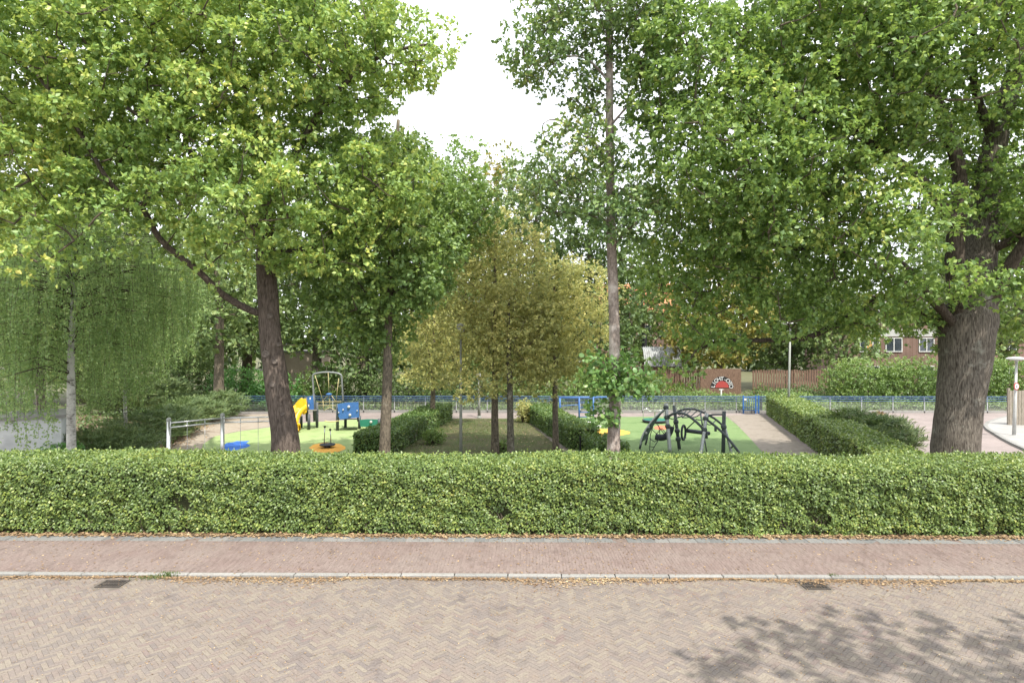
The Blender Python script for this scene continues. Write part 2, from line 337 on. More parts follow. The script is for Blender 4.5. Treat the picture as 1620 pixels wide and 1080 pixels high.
M['bark_limb_shaded'] = mat_bark('bark_limb_shaded', (.035, .028, .022), (.12, .095, .075), (.2, .19, .15), (17, 17, 2.4), .9, .7)  # brown limb bark, with the shade inside the crown put into its colour
M['bark_mottled'] = mat_bark('bark_mottled', (.05, .045, .032), (.15, .135, .105), (.33, .31, .26), (10, 10, 6), .5, .6)
M['bark_birch'] = mat_bark('bark_birch', (0.051, 0.043, 0.038), (0.510, 0.484, 0.442), (0.578, 0.561, 0.527), (2.2, 2.2, 9), .3, .5)
M['knot'] = mat_noise('knot_scar', (.08, .064, .054), (.17, .14, .12), 14, .9, .4)
M['twig'] = mat_noise('twig_bark', (.05, .04, .03), (.12, .095, .07), 6, .95, .2)

# ------------------------------------------------------------------ foliage engine
def unit(a): return a/np.maximum(np.linalg.norm(a, axis=-1, keepdims=True), 1e-9)
def rand_dirs(n): return unit(RNG.normal(size=(n, 3)))
LEAF = {
 'oak': (np.array([(0, 0, 0), (.25, .2, .04), (.38, .09, .01), (.58, .34, .07), (.7, .13, .02), (1, 0, -.08), (.7, -.13, .02), (.58, -.34, .07), (.38, -.09, .01), (.25, -.2, .04)]),
         np.array([(0, 2, 1), (2, 4, 3), (4, 6, 5), (6, 8, 7), (8, 0, 9), (0, 8, 2), (2, 8, 4), (4, 8, 6)])),
 'lobed': (np.array([(0, 0, 0), (.52, .42, .08), (.6, .13, .02), (1, 0, -.08), (.6, -.13, .02), (.52, -.42, .08)]),
         np.array([(0, 2, 1), (0, 4, 2), (2, 4, 3), (0, 5, 4)])),
 'hex': (np.array([(0, 0, 0), (.28, .33, .07), (.72, .32, .06), (1, 0, -.07), (.72, -.32, .06), (.28, -.33, .07)]),
         np.array([(0, 5, 1), (1, 5, 4), (1, 4, 2), (2, 4, 3)])),
 'tri': (np.array([(0, 0, 0), (.45, .34, .08), (1, 0, -.06), (.45, -.34, .08)]), np.array([(0, 2, 1), (0, 3, 2)])),
 'needle': (np.array([(0, .02, 0), (1, 0, -.1), (0, -.02, 0), (.5, .11, .04)]), np.array([(0, 2, 1), (0, 1, 3)])),
 'blade': (np.array([(0, .03, 0), (0, -.03, 0), (1, 0, -.15)]), np.array([(0, 1, 2)])),
}
def leaves(name, pos, dirs, nrm, size, shape, mat, parent=None):
    T, Fc = LEAF[shape]
    d = unit(dirs); n = nrm - d*np.sum(nrm*d, -1, keepdims=True); n = unit(n); w = np.cross(n, d)
    size = np.asarray(size).reshape(-1, 1, 1)
    V = pos[:, None, :] + size*(d[:, None, :]*T[None, :, 0:1] + w[:, None, :]*T[None, :, 1:2] + n[:, None, :]*T[None, :, 2:3])
    k = len(T); fc = (np.arange(len(pos))[:, None, None]*k + Fc[None]).reshape(-1, 3)
    return link(name, np_mesh(name, V.reshape(-1, 3), fc, mat), parent)
def sample_clumps(ells, spacing, tries=30000, cap=700):
    """points spread through a union of ellipsoids (cx,cy,cz,rx,ry,rz), no two nearer than spacing"""
    E = np.array(ells); vol = E[:, 3]*E[:, 4]*E[:, 5]; pick = RNG.choice(len(E), tries, p=vol/vol.sum())
    P = E[pick, :3] + rand_dirs(tries)*(RNG.random((tries, 1))**.33)*E[pick, 3:]
    out = np.empty((0, 3))
    for p in P:
        if len(out) == 0 or np.min(np.sum((out-p)**2*np.array([1, 1, 1.4]), 1)) > spacing**2:
            out = np.vstack([out, p])
            if len(out) >= cap: break
    return out
def spray_leaves(centres, R, sprays, per, size, shape, flat=.62, up=.55, spread=1.0, jitter=.25):
    """leaf sprays over the shells of flattened clumps"""
    n = len(centres)*sprays
    c = np.repeat(centres, sprays, 0); r = np.repeat(R, sprays)[:, None]
    o = rand_dirs(n); o[:, 2] = o[:, 2]*.85 + .12; o = unit(o)
    rad = .45 + .6*np.sqrt(RNG.random((n, 1)))
    p = c + o*np.array([1, 1, flat])*r*rad
    N_ = n*per
    p = np.repeat(p, per, 0) + RNG.normal(size=(N_, 3))*size*jitter; o = np.repeat(o, per, 0)
    d = unit(o*.55 + rand_dirs(N_)*spread + np.array([0, 0, -.18]))
    nr = unit(np.array([0, 0, up]) + o*.45 + rand_dirs(N_)*.6)
    s = size*(.65 + .6*RNG.random(N_))
    return p, d, nr, s
def smooth_path(pts, n=6):
    pts = [Vector(p) for p in pts]; out = []
    for i in range(len(pts)-1):
        p0, p1, p2, p3 = pts[max(i-1, 0)], pts[i], pts[i+1], pts[min(i+2, len(pts)-1)]
        for k in range(n):
            t = k/n
            out.append(.5*((2*p1) + (p2-p0)*t + (2*p0-5*p1+4*p2-p3)*t*t + (3*p1-p0-3*p2+p3)*t**3))
    out.append(pts[-1]); return out
def limb(mb, pts, r0, r1, n=8, k=5, wob=.06, flare=0):
    sp = smooth_path(pts, k); m = len(sp); rr = []
    for i in range(m):
        t = i/(m-1); r = (r0 + (r1-r0)*t) if not hasattr(r0, '__len__') else float(np.interp(t, np.linspace(0, 1, len(r0)), r0))
        if flare: r *= 1 + flare*max(0, 1-t*5)**2
        rr.append(r)
    mb.tube(sp, rr, n, True, wob); return sp
def tree(name, label, base, trunk_pts, r0, r1, limbs, ells, spacing, R, sprays, per, size, shape, leafm, barkm, group=None, nseg=14, flat=.62, up=.55, flare=.35, cat='tree', wob=.06, br=.03, keep=None, spread=1.0, limbm=None):
    t = empty(name, base); tag(t, label, cat, group)
    mb = MB(); sk = limb(mb, trunk_pts, r0, r1, nseg, 6, wob, flare); tr = mb.build('trunk', barkm, t)
    sk = [p for p in sk]
    for pts, a, b in limbs:
        mb = MB(); sk += limb(mb, pts, a, b, 10, 6, .07); mb.build('limb', limbm or barkm, t)
    P = sample_clumps(ells, spacing)
    if keep is not None: P = np.array([p for p in P if keep(p)])
    S = np.array([tuple(p) for p in sk]); S = S[int(len(S)*.12):]
    order = np.argsort([np.min(np.sum((S-p)**2, 1)) for p in P])
    mb = MB()
    for i in order:
        p = P[i]; dd = np.sum((S-p)**2, 1) + np.maximum(0, S[:, 2]-p[2]+.1)*2.0; s = S[np.argmin(dd)]
        L_ = float(np.linalg.norm(p-s))
        if L_ < .1: continue
        mid = (s+p)/2 + np.array([0, 0, -.1*L_]) + RNG.normal(size=3)*.08*L_
        q1 = (s*.6+mid*.4) + RNG.normal(size=3)*.03*L_
        rr = br*min(1.5, .4+L_*.35)
        mb.tube([s, q1, mid, p], [rr, rr*.85, rr*.65, rr*.25], 5, False)
        for u in (.45, .75, 1.0): S = np.vstack([S, (s*(1-u)+p*u)])
        for _ in range(0 if size > .3 else 2):
            e = p + RNG.normal(size=3)*R*.45
            mb.tube([mid*.3+p*.7, (p+e)/2+RNG.normal(size=3)*.05, e], [rr*.4, rr*.28, .004], 3, False)
    mb.build('branches', M['twig'] if barkm is not M['bark_oak'] else M['bark_dark'], t)['kind'] = 'stuff'
    Rs = R*(.55+.9*RNG.random(len(P)))
    dep = np.maximum(P[:, 1], .5); qx = 810+F*P[:, 0]/dep; qy = 540-F*(P[:, 2]-CAM_H)/dep
    inn = (qx > -70) & (qx < 1690) & (qy > -80)
    parts_ = []
    if inn.any(): parts_.append(spray_leaves(P[inn], Rs[inn], sprays, per, size, shape, flat, up, spread))
    if (~inn).any(): parts_.append(spray_leaves(P[~inn], Rs[~inn], max(3, sprays//3), per, size*1.5, shape, flat, up, spread))
    p, d, nr, s = [np.concatenate(q) for q in zip(*parts_)]
    leaves('crown', p, d, nr, s, shape, leafm, t)
    return t
def ell(px, py, d, rx, ry, rz):
    p = at(px, py, d); return (p.x, p.y, p.z, rx, ry, rz)
def shrub(name, label, base, ells, spacing, R, sprays, per, size, shape, leafm, group=None, flat=.75, up=.5, cat='shrub', stems=5, spread=1.0):
    t = empty(name, base); tag(t, label, cat, group)
    P = sample_clumps(ells, spacing); P = P[P[:, 2] > .05]
    mb = MB(); b = Vector(base)
    for p in P[:: max(1, len(P)//(stems*6))]:
        q = Vector(p); f = b + Vector(((q.x-b.x)*.35, (q.y-b.y)*.35, 0))
        mb.tube([f, (f*.45+q*.55)+Vector((0, 0, .15)), q], [.03, .02, .006], 4, False)
    mb.build('stems', M['twig'], t)['kind'] = 'stuff'
    Rs = R*(.7+.6*RNG.random(len(P)))
    p, d, nr, s = spray_leaves(P, Rs, sprays, per, size, shape, flat, up, spread)
    k = p[:, 2] > .02
    leaves('foliage', p[k], d[k], nr[k], s[k], shape, leafm, t)
    return t
def wave(x, y, z=0.0):
    return (np.sin(x*1.7+y*.9)+np.sin(x*3.9-z*2.3+1.3)+np.sin(y*4.3+z*3.1+x*.8)+.7*np.sin(x*8.1+z*6.2))/3.7
def hedge(name, label, corners, h, size, dens, leafm, shape='tri', lump=.05, group=None, htop=None, sag=.0):
    """corners: 4 ground points in order; clipped hedge with a dark twiggy core and leaves over every face"""
    c = [Vector((p[0], p[1], 0)) for p in corners]; cen = sum(c, Vector())/4
    t = empty(name, cen); tag(t, label, 'hedge', group)
    hs = htop or [h]*4
    ins = [p + (cen-p).normalized()*.12 for p in c]
    mb = MB(); mb.add([tuple(p) for p in ins] + [(p.x, p.y, z-.09) for p, z in zip(ins, hs)],
                      [(0, 1, 5, 4), (1, 2, 6, 5), (2, 3, 7, 6), (3, 0, 4, 7), (4, 5, 6, 7)])
    mb.build('core', M['hedge_core'], t)
    PP, OO = [], []
    for i in range(4):
        a, b = c[i], c[(i+1) % 4]; e = b-a; L_ = e.length; n_ = Vector((e.y, -e.x, 0)).normalized()
        if n_.dot(cen-a) > 0: n_ = -n_
        k = int(L_*(hs[i]+hs[(i+1) % 4])/2*dens); u = RNG.random(k); z = RNG.random(k)*(hs[i]*(1-u)+hs[(i+1) % 4]*u)
        P = np.array(a)[None]+np.outer(u, np.array(e)); P[:, 2] = z
        PP.append(P); OO.append(np.repeat([tuple(n_)], k, 0))
    A = abs((c[1]-c[0]).cross(c[3]-c[0]).z) if True else 0
    k = int(A*dens); u, v = RNG.random(k), RNG.random(k); q = np.array([tuple(p) for p in c]); hz = np.array(hs)
    wts = np.stack([(1-u)*(1-v), u*(1-v), u*v, (1-u)*v], 1); P = wts @ q; P[:, 2] = wts @ hz
    PP.append(P); OO.append(np.repeat([(0, 0, 1.0)], k, 0))
    P, O = np.vstack(PP), np.vstack(OO)
    P = P + O*(wave(P[:, 0]*2.2, P[:, 1]*2.2, P[:, 2]*2.2)*lump + RNG.normal(size=len(P))*lump*.6 - .02)[:, None]
    P[:, 2] = np.maximum(P[:, 2], .02)
    d = unit(rand_dirs(len(P))*.9 + O*.35 + np.array([0, 0, -.1])); n_ = unit(O*.75 + np.array([0, 0, .4]) + rand_dirs(len(P))*.55)
    leaves('foliage', P, d, n_, size*(.65+.6*RNG.random(len(P))), shape, leafm, t)
    return t

# ------------------------------------------------------------------ ground sheets
def sheet(name, pts, z, mat, parent=None, kind='structure'):
    me = bpy.data.meshes.new(name); me.from_pydata([(p[0], p[1], z) for p in pts], [], [tuple(range(len(pts)))]); me.update()
    if me.polygons[0].normal.z < 0: me.flip_normals()
    me.materials.append(mat); o = link(name, me, parent)
    if parent is None and kind: o['kind'] = kind
    return o
KERB_Y0, KERB_Y1 = 11.64, 11.76          # kerb near and far face
WALK_Y1, SLAB_Y1, HEDGE_Y0 = 13.60, 13.92, 14.12
WZ = .045                                  # pavement level
g = sheet('ground', [(-300, -60), (300, -60), (300, 500), (-300, 500)], -.06, M['park_ground'])

def brick_mesh(name, L_, W_, H_, mat, rnd, ch=.004):
    hx, hy = L_/2, W_/2
    v = [(-hx, -hy, -H_), (hx, -hy, -H_), (hx, hy, -H_), (-hx, hy, -H_), (-hx, -hy, -ch), (hx, -hy, -ch), (hx, hy, -ch), (-hx, hy, -ch),
         (-hx+ch, -hy+ch, 0), (hx-ch, -hy+ch, 0), (hx-ch, hy-ch, 0), (-hx+ch, hy-ch, 0)]
    f = [(0, 1, 5, 4), (1, 2, 6, 5), (2, 3, 7, 6), (3, 0, 4, 7), (4, 5, 9, 8), (5, 6, 10, 9), (6, 7, 11, 10), (7, 4, 8, 11), (8, 9, 10, 11)]
    return np_mesh(name, np.array(v), np.array(f), mat, False, np.full(len(f), rnd))
def lay_bricks(parent, spots, L_, W_, H_, mat, n_parts, name='brick', jz=.0015, jt=.006, ch=.004):
    """spots: (x, y, rot, z). The nearest n_parts inside the frame become child objects, the rest one part"""
    spots = np.array(spots); rn = RNG.random(len(spots)); rn = np.clip(rn + .12*wave(spots[:, 0]*.37, spots[:, 1]*.51), 0, 1)
    px = 810 + F*spots[:, 0]/np.maximum(spots[:, 1], .1); py = 540 + F*CAM_H/np.maximum(spots[:, 1], .1)
    vis = (px > 6) & (px < 1612) & (py < 1078)
    key = np.where(vis, spots[:, 1], 1e9); idx = np.argsort(key)[:n_parts]; ispart = np.zeros(len(spots), bool); ispart[idx] = True
    var = [brick_mesh(name, L_, W_, H_, mat, (i+.5)/16, ch) for i in range(16)]
    for i in idx:
        x, y, r, z = spots[i]
        o = bpy.data.objects.new(name, var[min(15, int(rn[i]*16))]); COL.objects.link(o); o.parent = parent
        o.location = (x, y, z+random.gauss(0, jz)); o.rotation_euler = (random.gauss(0, jt), random.gauss(0, jt), r+random.gauss(0, .014))
    t = np.array([v.co[:] for v in var[0].vertices]); fc = np.array([p.vertices[:] for p in var[0].polygons])
    t = np.vstack([t[:4], t[8:]]); fc = np.array([(0, 1, 5, 4), (1, 2, 6, 5), (2, 3, 7, 6), (3, 0, 4, 7), (4, 5, 6, 7)])
    R_ = spots[~ispart]; k = len(R_); a = R_[:, 2]+RNG.normal(size=k)*.014; tx, ty = RNG.normal(size=k)*jt, RNG.normal(size=k)*jt
    ca_, sa_ = np.cos(a)[:, None], np.sin(a)[:, None]
    V = np.empty((k, len(t), 3)); V[:, :, 0] = R_[:, 0:1]+t[:, 0]*ca_-t[:, 1]*sa_; V[:, :, 1] = R_[:, 1:2]+t[:, 0]*sa_+t[:, 1]*ca_
    V[:, :, 2] = R_[:, 3:4]+t[:, 2]+RNG.normal(size=(k, 1))*jz + t[:, 0]*tx[:, None] + t[:, 1]*ty[:, None]
    fcs = (np.arange(k)[:, None, None]*len(t)+fc[None]).reshape(-1, 4)
    o = link(name+'_field', np_mesh(name+'_field', V.reshape(-1, 3), fcs, mat, False, np.repeat(rn[~ispart], len(fc))), parent)
    o['kind'] = 'stuff'
# road: herringbone clinkers
road = sheet('road', [(-40, -6), (40, -6), (40, KERB_Y0-.01), (-40, KERB_Y0-.01)], -.0045, M['joint'])
BL, BW = .2, .064; sp = []
s2 = math.sqrt(.5)
l_ = BL + .004; w_ = l_/3
# 90-degree herringbone with length l_ and width w_: pairs stepped along the diagonal, then turned 45 degrees
for i in range(-50, 40):
    for j in range(-48, 48):
        # horizontal brick i along the stair, j across
        ox = i*w_ + j*l_; oy = i*w_ - j*l_
        for (cx, cy_, r) in ((ox + l_/2, oy + w_/2, 0.0), (ox + w_/2, oy + w_ + l_/2 , math.pi/2)):
            X = (cx - cy_)*s2; Y = (cx + cy_)*s2
            Yw = Y + 10.0
            if 6.9 < Yw < KERB_Y0-.09 and abs(X) < Yw*.9+.6: sp.append((X, Yw, r+math.pi/4, 0.0))
GRATES = [gr(178, 923), gr(1288, 926)]
sp = [q for q in sp if not any(abs(q[0]-g_.x) < .3 and abs(q[1]-g_.y) < .24 for g_ in GRATES)]
sp = [(x+.012*math.sin(y*1.1+x*.3), y+.012*math.sin(x*.8)+.006*math.sin(x*2.1+y), r, z) for x, y, r, z in sp]
lay_bricks(road, sp, .2022, .0658, .008, M['road_brick'], 300, ch=.0015, jt=.006, jz=.0012)
# kerb
kerb = sheet('kerb', [(-40, KERB_Y0), (40, KERB_Y0), (40, KERB_Y1), (-40, KERB_Y1)], -.004, M['joint'])
for i in range(-14, 15):
    me = brick_mesh('kerbstone', .985, KERB_Y1-KERB_Y0-.004, .1, M['kerb'], random.random(), .012)
    o = bpy.data.objects.new('kerbstone', me); COL.objects.link(o); o.parent = kerb
    o.location = (i+.3, (KERB_Y0+KERB_Y1)/2, WZ+.004+random.gauss(0, .002)); o.rotation_euler = (0, 0, random.gauss(0, .003))
# pavement of red clinkers with a row of grey slabs
walk = sheet('sidewalk', [(-40, KERB_Y1), (40, KERB_Y1), (40, SLAB_Y1), (-40, SLAB_Y1)], WZ-.004, M['joint_red'])
sp = []
for i in range(-200, 200):
    x = i*.064
    for j in range(-1, 10):
        y = KERB_Y1 + .104 + j*.204 + (.102 if i % 2 else 0)
        if KERB_Y1+.1 < y < WALK_Y1-.09 and abs(x) < 12.6: sp.append((x+random.gauss(0, .0025)+.01*math.sin(y*3+x*.6), y+random.gauss(0, .004), math.pi/2, WZ))
lay_bricks(walk, sp, .2022, .0626, .007, M['walk_brick'], 300, ch=.0015, jt=.005, jz=.0006)
for i in range(-42, 43):
    me = brick_mesh('slab', .298, .298, .03, M['slab'], random.random(), .004)
    o = bpy.data.objects.new('slab', me); COL.objects.link(o); o.parent = walk
    o.location = (i*.303+.1, (WALK_Y1+SLAB_Y1)/2, WZ+.003+random.gauss(0, .003)); o.rotation_euler = (random.gauss(0, .008), random.gauss(0, .008), random.gauss(0, .006))
sheet('soil_strip', [(-40, SLAB_Y1), (40, SLAB_Y1), (40, 16.6), (-40, 16.6)], WZ-.01, M['soil'])

# park surfaces (pixel outlines on the ground, so they stand at their real depth)
def gpoly(L_): return [gr(*p) for p in L_]
sheet('path', [(-13.5, 16.6), (60, 16.6), (60, 38.6), (-18.5, 38.6)], .0, M['paving'])
sheet('far_street', gpoly([(1290, 653), (1640, 653), (1640, 760), (1180, 760)])[:2] + [Vector((30, 16.7, 0)), Vector((10.6, 16.7, 0))], .005, M['street_far'])
sheet('sand_path', gpoly([(225, 730), (250, 706), (300, 672), (335, 656), (425, 655), (425, 674), (365, 684), (325, 700), (300, 740)]), .005, M['sand_path'])
sheet('shrub_bed', gpoly([(334, 655), (300, 670), (252, 703), (222, 725), (180, 770), (-100, 790), (-500, 660), (300, 650)]), .007, M['soil'])
t1 = sheet('play_surface', gpoly([(300, 760), (322, 702), (340, 690), (380, 682), (428, 675.5), (490, 668), (554, 664), (660, 662), (620, 700), (560, 760)]), .009, M['turf_pale'])
t2 = sheet('play_surface', gpoly([(820, 661), (885, 660.5), (1020, 659), (1150, 659), (1168, 674), (1190, 697), (1214, 724), (1240, 760), (930, 760), (905, 700)]), .009, M['turf_green'])
sheet('dirt_path', gpoly([(1150, 657), (1206, 655), (1291, 720), (1340, 760), (1242, 760), (1214, 724), (1190, 697), (1168, 674)]), .0125, M['dirt_path'])
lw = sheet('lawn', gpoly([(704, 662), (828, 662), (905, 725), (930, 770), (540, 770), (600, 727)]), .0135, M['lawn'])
def patch(name, pts, mat, par, z=.0135):
    o = sheet(name, [gr(*p) for p in pts], z, mat, par); return o
def oval(cx, cy, rx, ry, n=28, wob=.06):
    return [(cx+rx*math.cos(2*math.pi*k/n)*(1+wob*math.sin(k*1.9)), cy+ry*math.sin(2*math.pi*k/n)*(1+wob*math.sin(k*1.3))) for k in range(n)]
star = [(750, 775), (790, 735), (840, 705), (808, 684), (850, 676), (880, 655), (960, 645), (1010, 630), (1080, 632), (1172, 628), (1130, 655), (1185, 688), (1130, 715), (1060, 728), (1010, 745), (960, 748), (900, 770), (830, 790)]
patch('blue_star_patch', [(250+x/8.1, 620+y/8.1) for x, y in star], M['pblue'], t1)
patch('orange_round_patch', oval(518, 708.5, 28, 8.2), M['porange'], t1)
patch('orange_round_patch', oval(955, 684.5, 41, 6), M['porange'], t2)
patch('red_round_patch', oval(1046, 676.5, 11.5, 3.4), M['pred'], t2)

# pavement corner on the far right
crv = [(1598, 659.5), (1578, 664), (1561, 670), (1556.5, 675.5), (1561, 681), (1569, 686), (1585, 696), (1602, 705), (1622, 714), (1700, 745)]
cp = [gr(*p) for p in crv]
fp = empty('pavement_corner', cp[4]); tag(fp, kind='structure')
mb = MB(); mb.prism([(p.x, p.y, -.01) for p in cp] + [(40, cp[-1].y, -.01), (40, cp[0].y, -.01)], (0, 0, .12)); mb.build('paving_slab_area', M['concrete'], fp)
mb = MB()
for i in range(len(cp)-1):
    a, b = cp[i], cp[i+1]; e = (b-a).normalized(); n_ = Vector((-e.y, e.x, 0))
    if n_.x > 0: n_ = -n_
    mb.prism([(p.x, p.y, -.01) for p in (a+n_*.02, b+n_*.02, b-n_*.14, a-n_*.14)], (0, 0, .124))
mb.build('kerb_edge', M['kerb'], fp)
# low edging strip below the back railing
mb = MB(); a = gx(330, 38.9); mb.box((8, 38.85, .05), (44, .25, .16)); o = mb.build('edging', M['concrete']); o['kind'] = 'structure'
# border kerb along the sand path
mb = MB()
pts = [gr(*p) for p in [(222, 713), (252, 703), (275, 689), (300, 672), (318, 662), (334, 655), (425, 653.5)]]
for a, b in zip(pts[:-1], pts[1:]):
    e = (b-a); L_ = e.length; mb.box(((a.x+b.x)/2, (a.y+b.y)/2, .05), (L_, .12, .14), math.atan2(e.y, e.x))
o = mb.build('path_edging', M['concrete']); o['kind'] = 'structure'

# ------------------------------------------------------------------ front hedge
def front_hedge():
    t = empty('front_hedge', (0, 15, 0)); tag(t, 'long clipped green hedge running the full width behind the brick pavement', 'hedge')
    Y0, Y1, H = 14.12, 15.95, 1.56
    X0, X1 = -15.5, 15.5
    mb = MB(); mb.box((0, (Y0+Y1)/2, H/2-.08), (X1-X0, Y1-Y0-.3, H-.1)); mb.build('core', M['hedge_core'], t)
    nf, nt = 86000, 64000
    x = RNG.uniform(X0, X1, nf); z = RNG.random(nf)*(H+.0)+.03
    nshape = lambda x: .035*np.sin(x*.55+.4)+.02*np.sin(x*1.3)+.05*np.clip(-x/12, 0, 1)
    top = H + nshape(x)
    z = np.minimum(z*top/H, top)
    round_ = np.clip((z-(top-.28))/.28, 0, 1)**2*.16
    lump = wave(x*1.6, z*1.5, z*2.0)*.07 + wave(x*4.3+3, z*5, x)*.045 + .04*np.sin(x*11+np.sin(z*3+x)*1.5)*np.clip(1.2-z, 0, 1)
    bite = -.1*np.clip(np.sin(x*2.1+1)*np.sin(x*.83+2)-.45, 0, 1)*np.clip(1-z/.35, 0, 1)*4
    P = np.stack([x, Y0 + round_ - lump - bite*.5 + np.abs(RNG.normal(size=nf))*.035 - .02, z], 1)
    hol = np.sin(x*1.31+2.2)*np.sin(x*.47+z*1.9+.6) > .93
    P[:, 1] += hol*.16
    keep = ~((z < .16) & (RNG.random(nf) < .55*(np.sin(x*3.1)+1)/2+.2))
    P = P[keep]; O = np.repeat([(0, -1.0, .25)], len(P), 0)
    y = RNG.uniform(Y0+.05, Y1, nt); x = RNG.uniform(X0, X1, nt)
    zt = H + nshape(x) + wave(x*1.8, y*2.2)*.035 + wave(x*5, y*5.5)*.03 + RNG.normal(size=nt)*.025 - .16*np.clip(1-(y-Y0)/.3, 0, 1)**2 - .1*np.clip(1-(Y1-y)/.25, 0, 1)**2
    sp_ = RNG.random(nt) < .025; zt = zt + sp_*RNG.random(nt)*.1
    P2 = np.stack([x, y, zt], 1); O2 = np.repeat([(0, -.15, 1.0)], nt, 0)
    nb = 9000; P3 = np.stack([RNG.uniform(X0, X1, nb), np.full(nb, Y1)+RNG.normal(size=nb)*.04, RNG.random(nb)*H], 1); O3 = np.repeat([(0, 1.0, .2)], nb, 0)
    P = np.vstack([P, P2, P3]); O = np.vstack([O, O2, O3]); n = len(P)
    d = unit(rand_dirs(n)*.9 + O*.3 + np.array([0, 0, -.25])); nr = unit(O*.8 + np.array([0, -.05, .45]) + rand_dirs(n)*.55)
    leaves('foliage', P, d, nr, .064*(.6+.7*RNG.random(n)), 'tri', M['hedge'], t)
    # woody stems showing at the foot
    mb = MB()
    for i in range(150):
        xx = random.uniform(X0, X1); mb.tube([(xx, Y0+.1, -.02), (xx+random.uniform(-.08, .08), Y0+.06, .25), (xx+random.uniform(-.15, .15), Y0+.12, .5)], [.014, .011, .006], 5, False)
    mb.build('stems', M['twig'], t)['kind'] = 'stuff'
front_hedge()

# ------------------------------------------------------------------ park hedges
hedge('clipped_hedge', 'low clipped hedge slanting beside the pale turf, left edge of the shaded lawn', [(-6.3, 23.8), (-4.85, 24.0), (-3.75, 35.3), (-5.0, 35.3)], .88, .085, 650, M['hedge2'], group='low hedges around the lawn')
hedge('clipped_hedge', 'low clipped hedge slanting along the right edge of the shaded lawn', [(2.05, 25.6), (3.25, 25.5), (1.75, 35.3), (.35, 35.3)], .88, .085, 650, M['hedge2'], group='low hedges around the lawn')
hedge('clipped_hedge', 'short stub of low hedge beside the pale alder trunk', [(2.65, 22.6), (3.95, 22.5), (3.6, 25.0), (2.6, 25.0)], .72, .085, 650, M['hedge2'], group='low hedges around the lawn')
hedge('clipped_hedge', 'tall bright green clipped hedge between the dirt path and the far street', [(10.1, 17.6), (11.5, 17.6), (16.6, 38.0), (15.0, 38.0)], 1.2, .09, 620, M['hedge'], group='low hedges around the lawn')

# ------------------------------------------------------------------ big trees
# left oak
b = gx(447, 18)
oakL = tree('oak_tree', 'large leaning oak with brown trunk and yellowing leaves, nearest tree at left', b,
    [b+Vector((.05, 0, -.1)), at(452, 700, 18), at(438, 610, 18), at(428, 530, 18), at(421, 430, 18), at(418, 330, 18.2), at(395, 200, 18.5), at(360, 60, 18.6), at(350, -120, 18.8), at(355, -260, 19)], .40, .1,
    [([at(420, 495, 18), at(400, 492, 17.8), at(355, 468, 17.2), at(315, 430, 16.6), at(255, 380, 16.2), at(225, 330, 16), at(175, 290, 15.6), at(120, 200, 15.2), at(60, 120, 15)], .11, .04),
     ([at(420, 380, 18), at(350, 300, 17), at(300, 240, 16.4), at(200, 170, 15.8)], .12, .04),
     ([at(418, 340, 18.2), at(470, 240, 17.6), at(520, 160, 17.2), at(600, 90, 17), at(680, 70, 17)], .13, .03),
     ([at(405, 230, 18.4), at(350, 150, 18), at(310, 60, 18), at(240, -60, 18)], .12, .04),
     ([at(420, 400, 18), at(500, 390, 18.5), at(560, 330, 18.5), at(600, 290, 18)], .09, .03),
     ([at(380, 150, 18.5), at(440, 60, 18), at(475, 20, 18), at(520, -60, 18)], .12, .04)],
    [ell(180, 110, 16.6, 4.3, 3.2, 3.4), ell(470, 70, 17.4, 3.0, 3, 3.2), ell(618, 78, 17, 1.4, 1.4, 1.0), ell(400, 320, 15.6, 1.9, 1.5, 1.2), ell(545, 290, 17.8, 2.0, 1.8, 1.9),
     ell(40, 230, 15.8, 1.9, 2, 2.3), ell(45, 385, 14.6, 1.0, .8, .5), ell(260, -60, 17.2, 4.5, 2.4, 1.0), ell(330, 200, 16.5, 2.4, 2, 1.8), ell(160, 290, 15.2, 1.7, 1.1, .9), ell(310, 385, 15.8, 1.1, .8, .6), ell(500, 400, 17.2, 1.2, 1, .7), ell(100, 345, 14.8, .9, .7, .6)],
    .95, .7, 58, 7, .134, 'tri', M['oak_yellow'], M['bark_left'], 'oaks', nseg=18, br=.035)
for px, py, r in ((434, 572, .07), (431, 608, .08), (440, 545, .05), (446, 655, .05), (419, 560, .1), (426, 500, .07)):
    c = at(px, py, 17.66); mb = MB(); mb.lathe(c, [(r*1.3, -.08), (r*1.1, -.02), (r*.8, .005), (r*.45, -.01)], 12, (random.uniform(-.2, .2), -1, .1)); mb.build('knot', M['knot'], oakL)
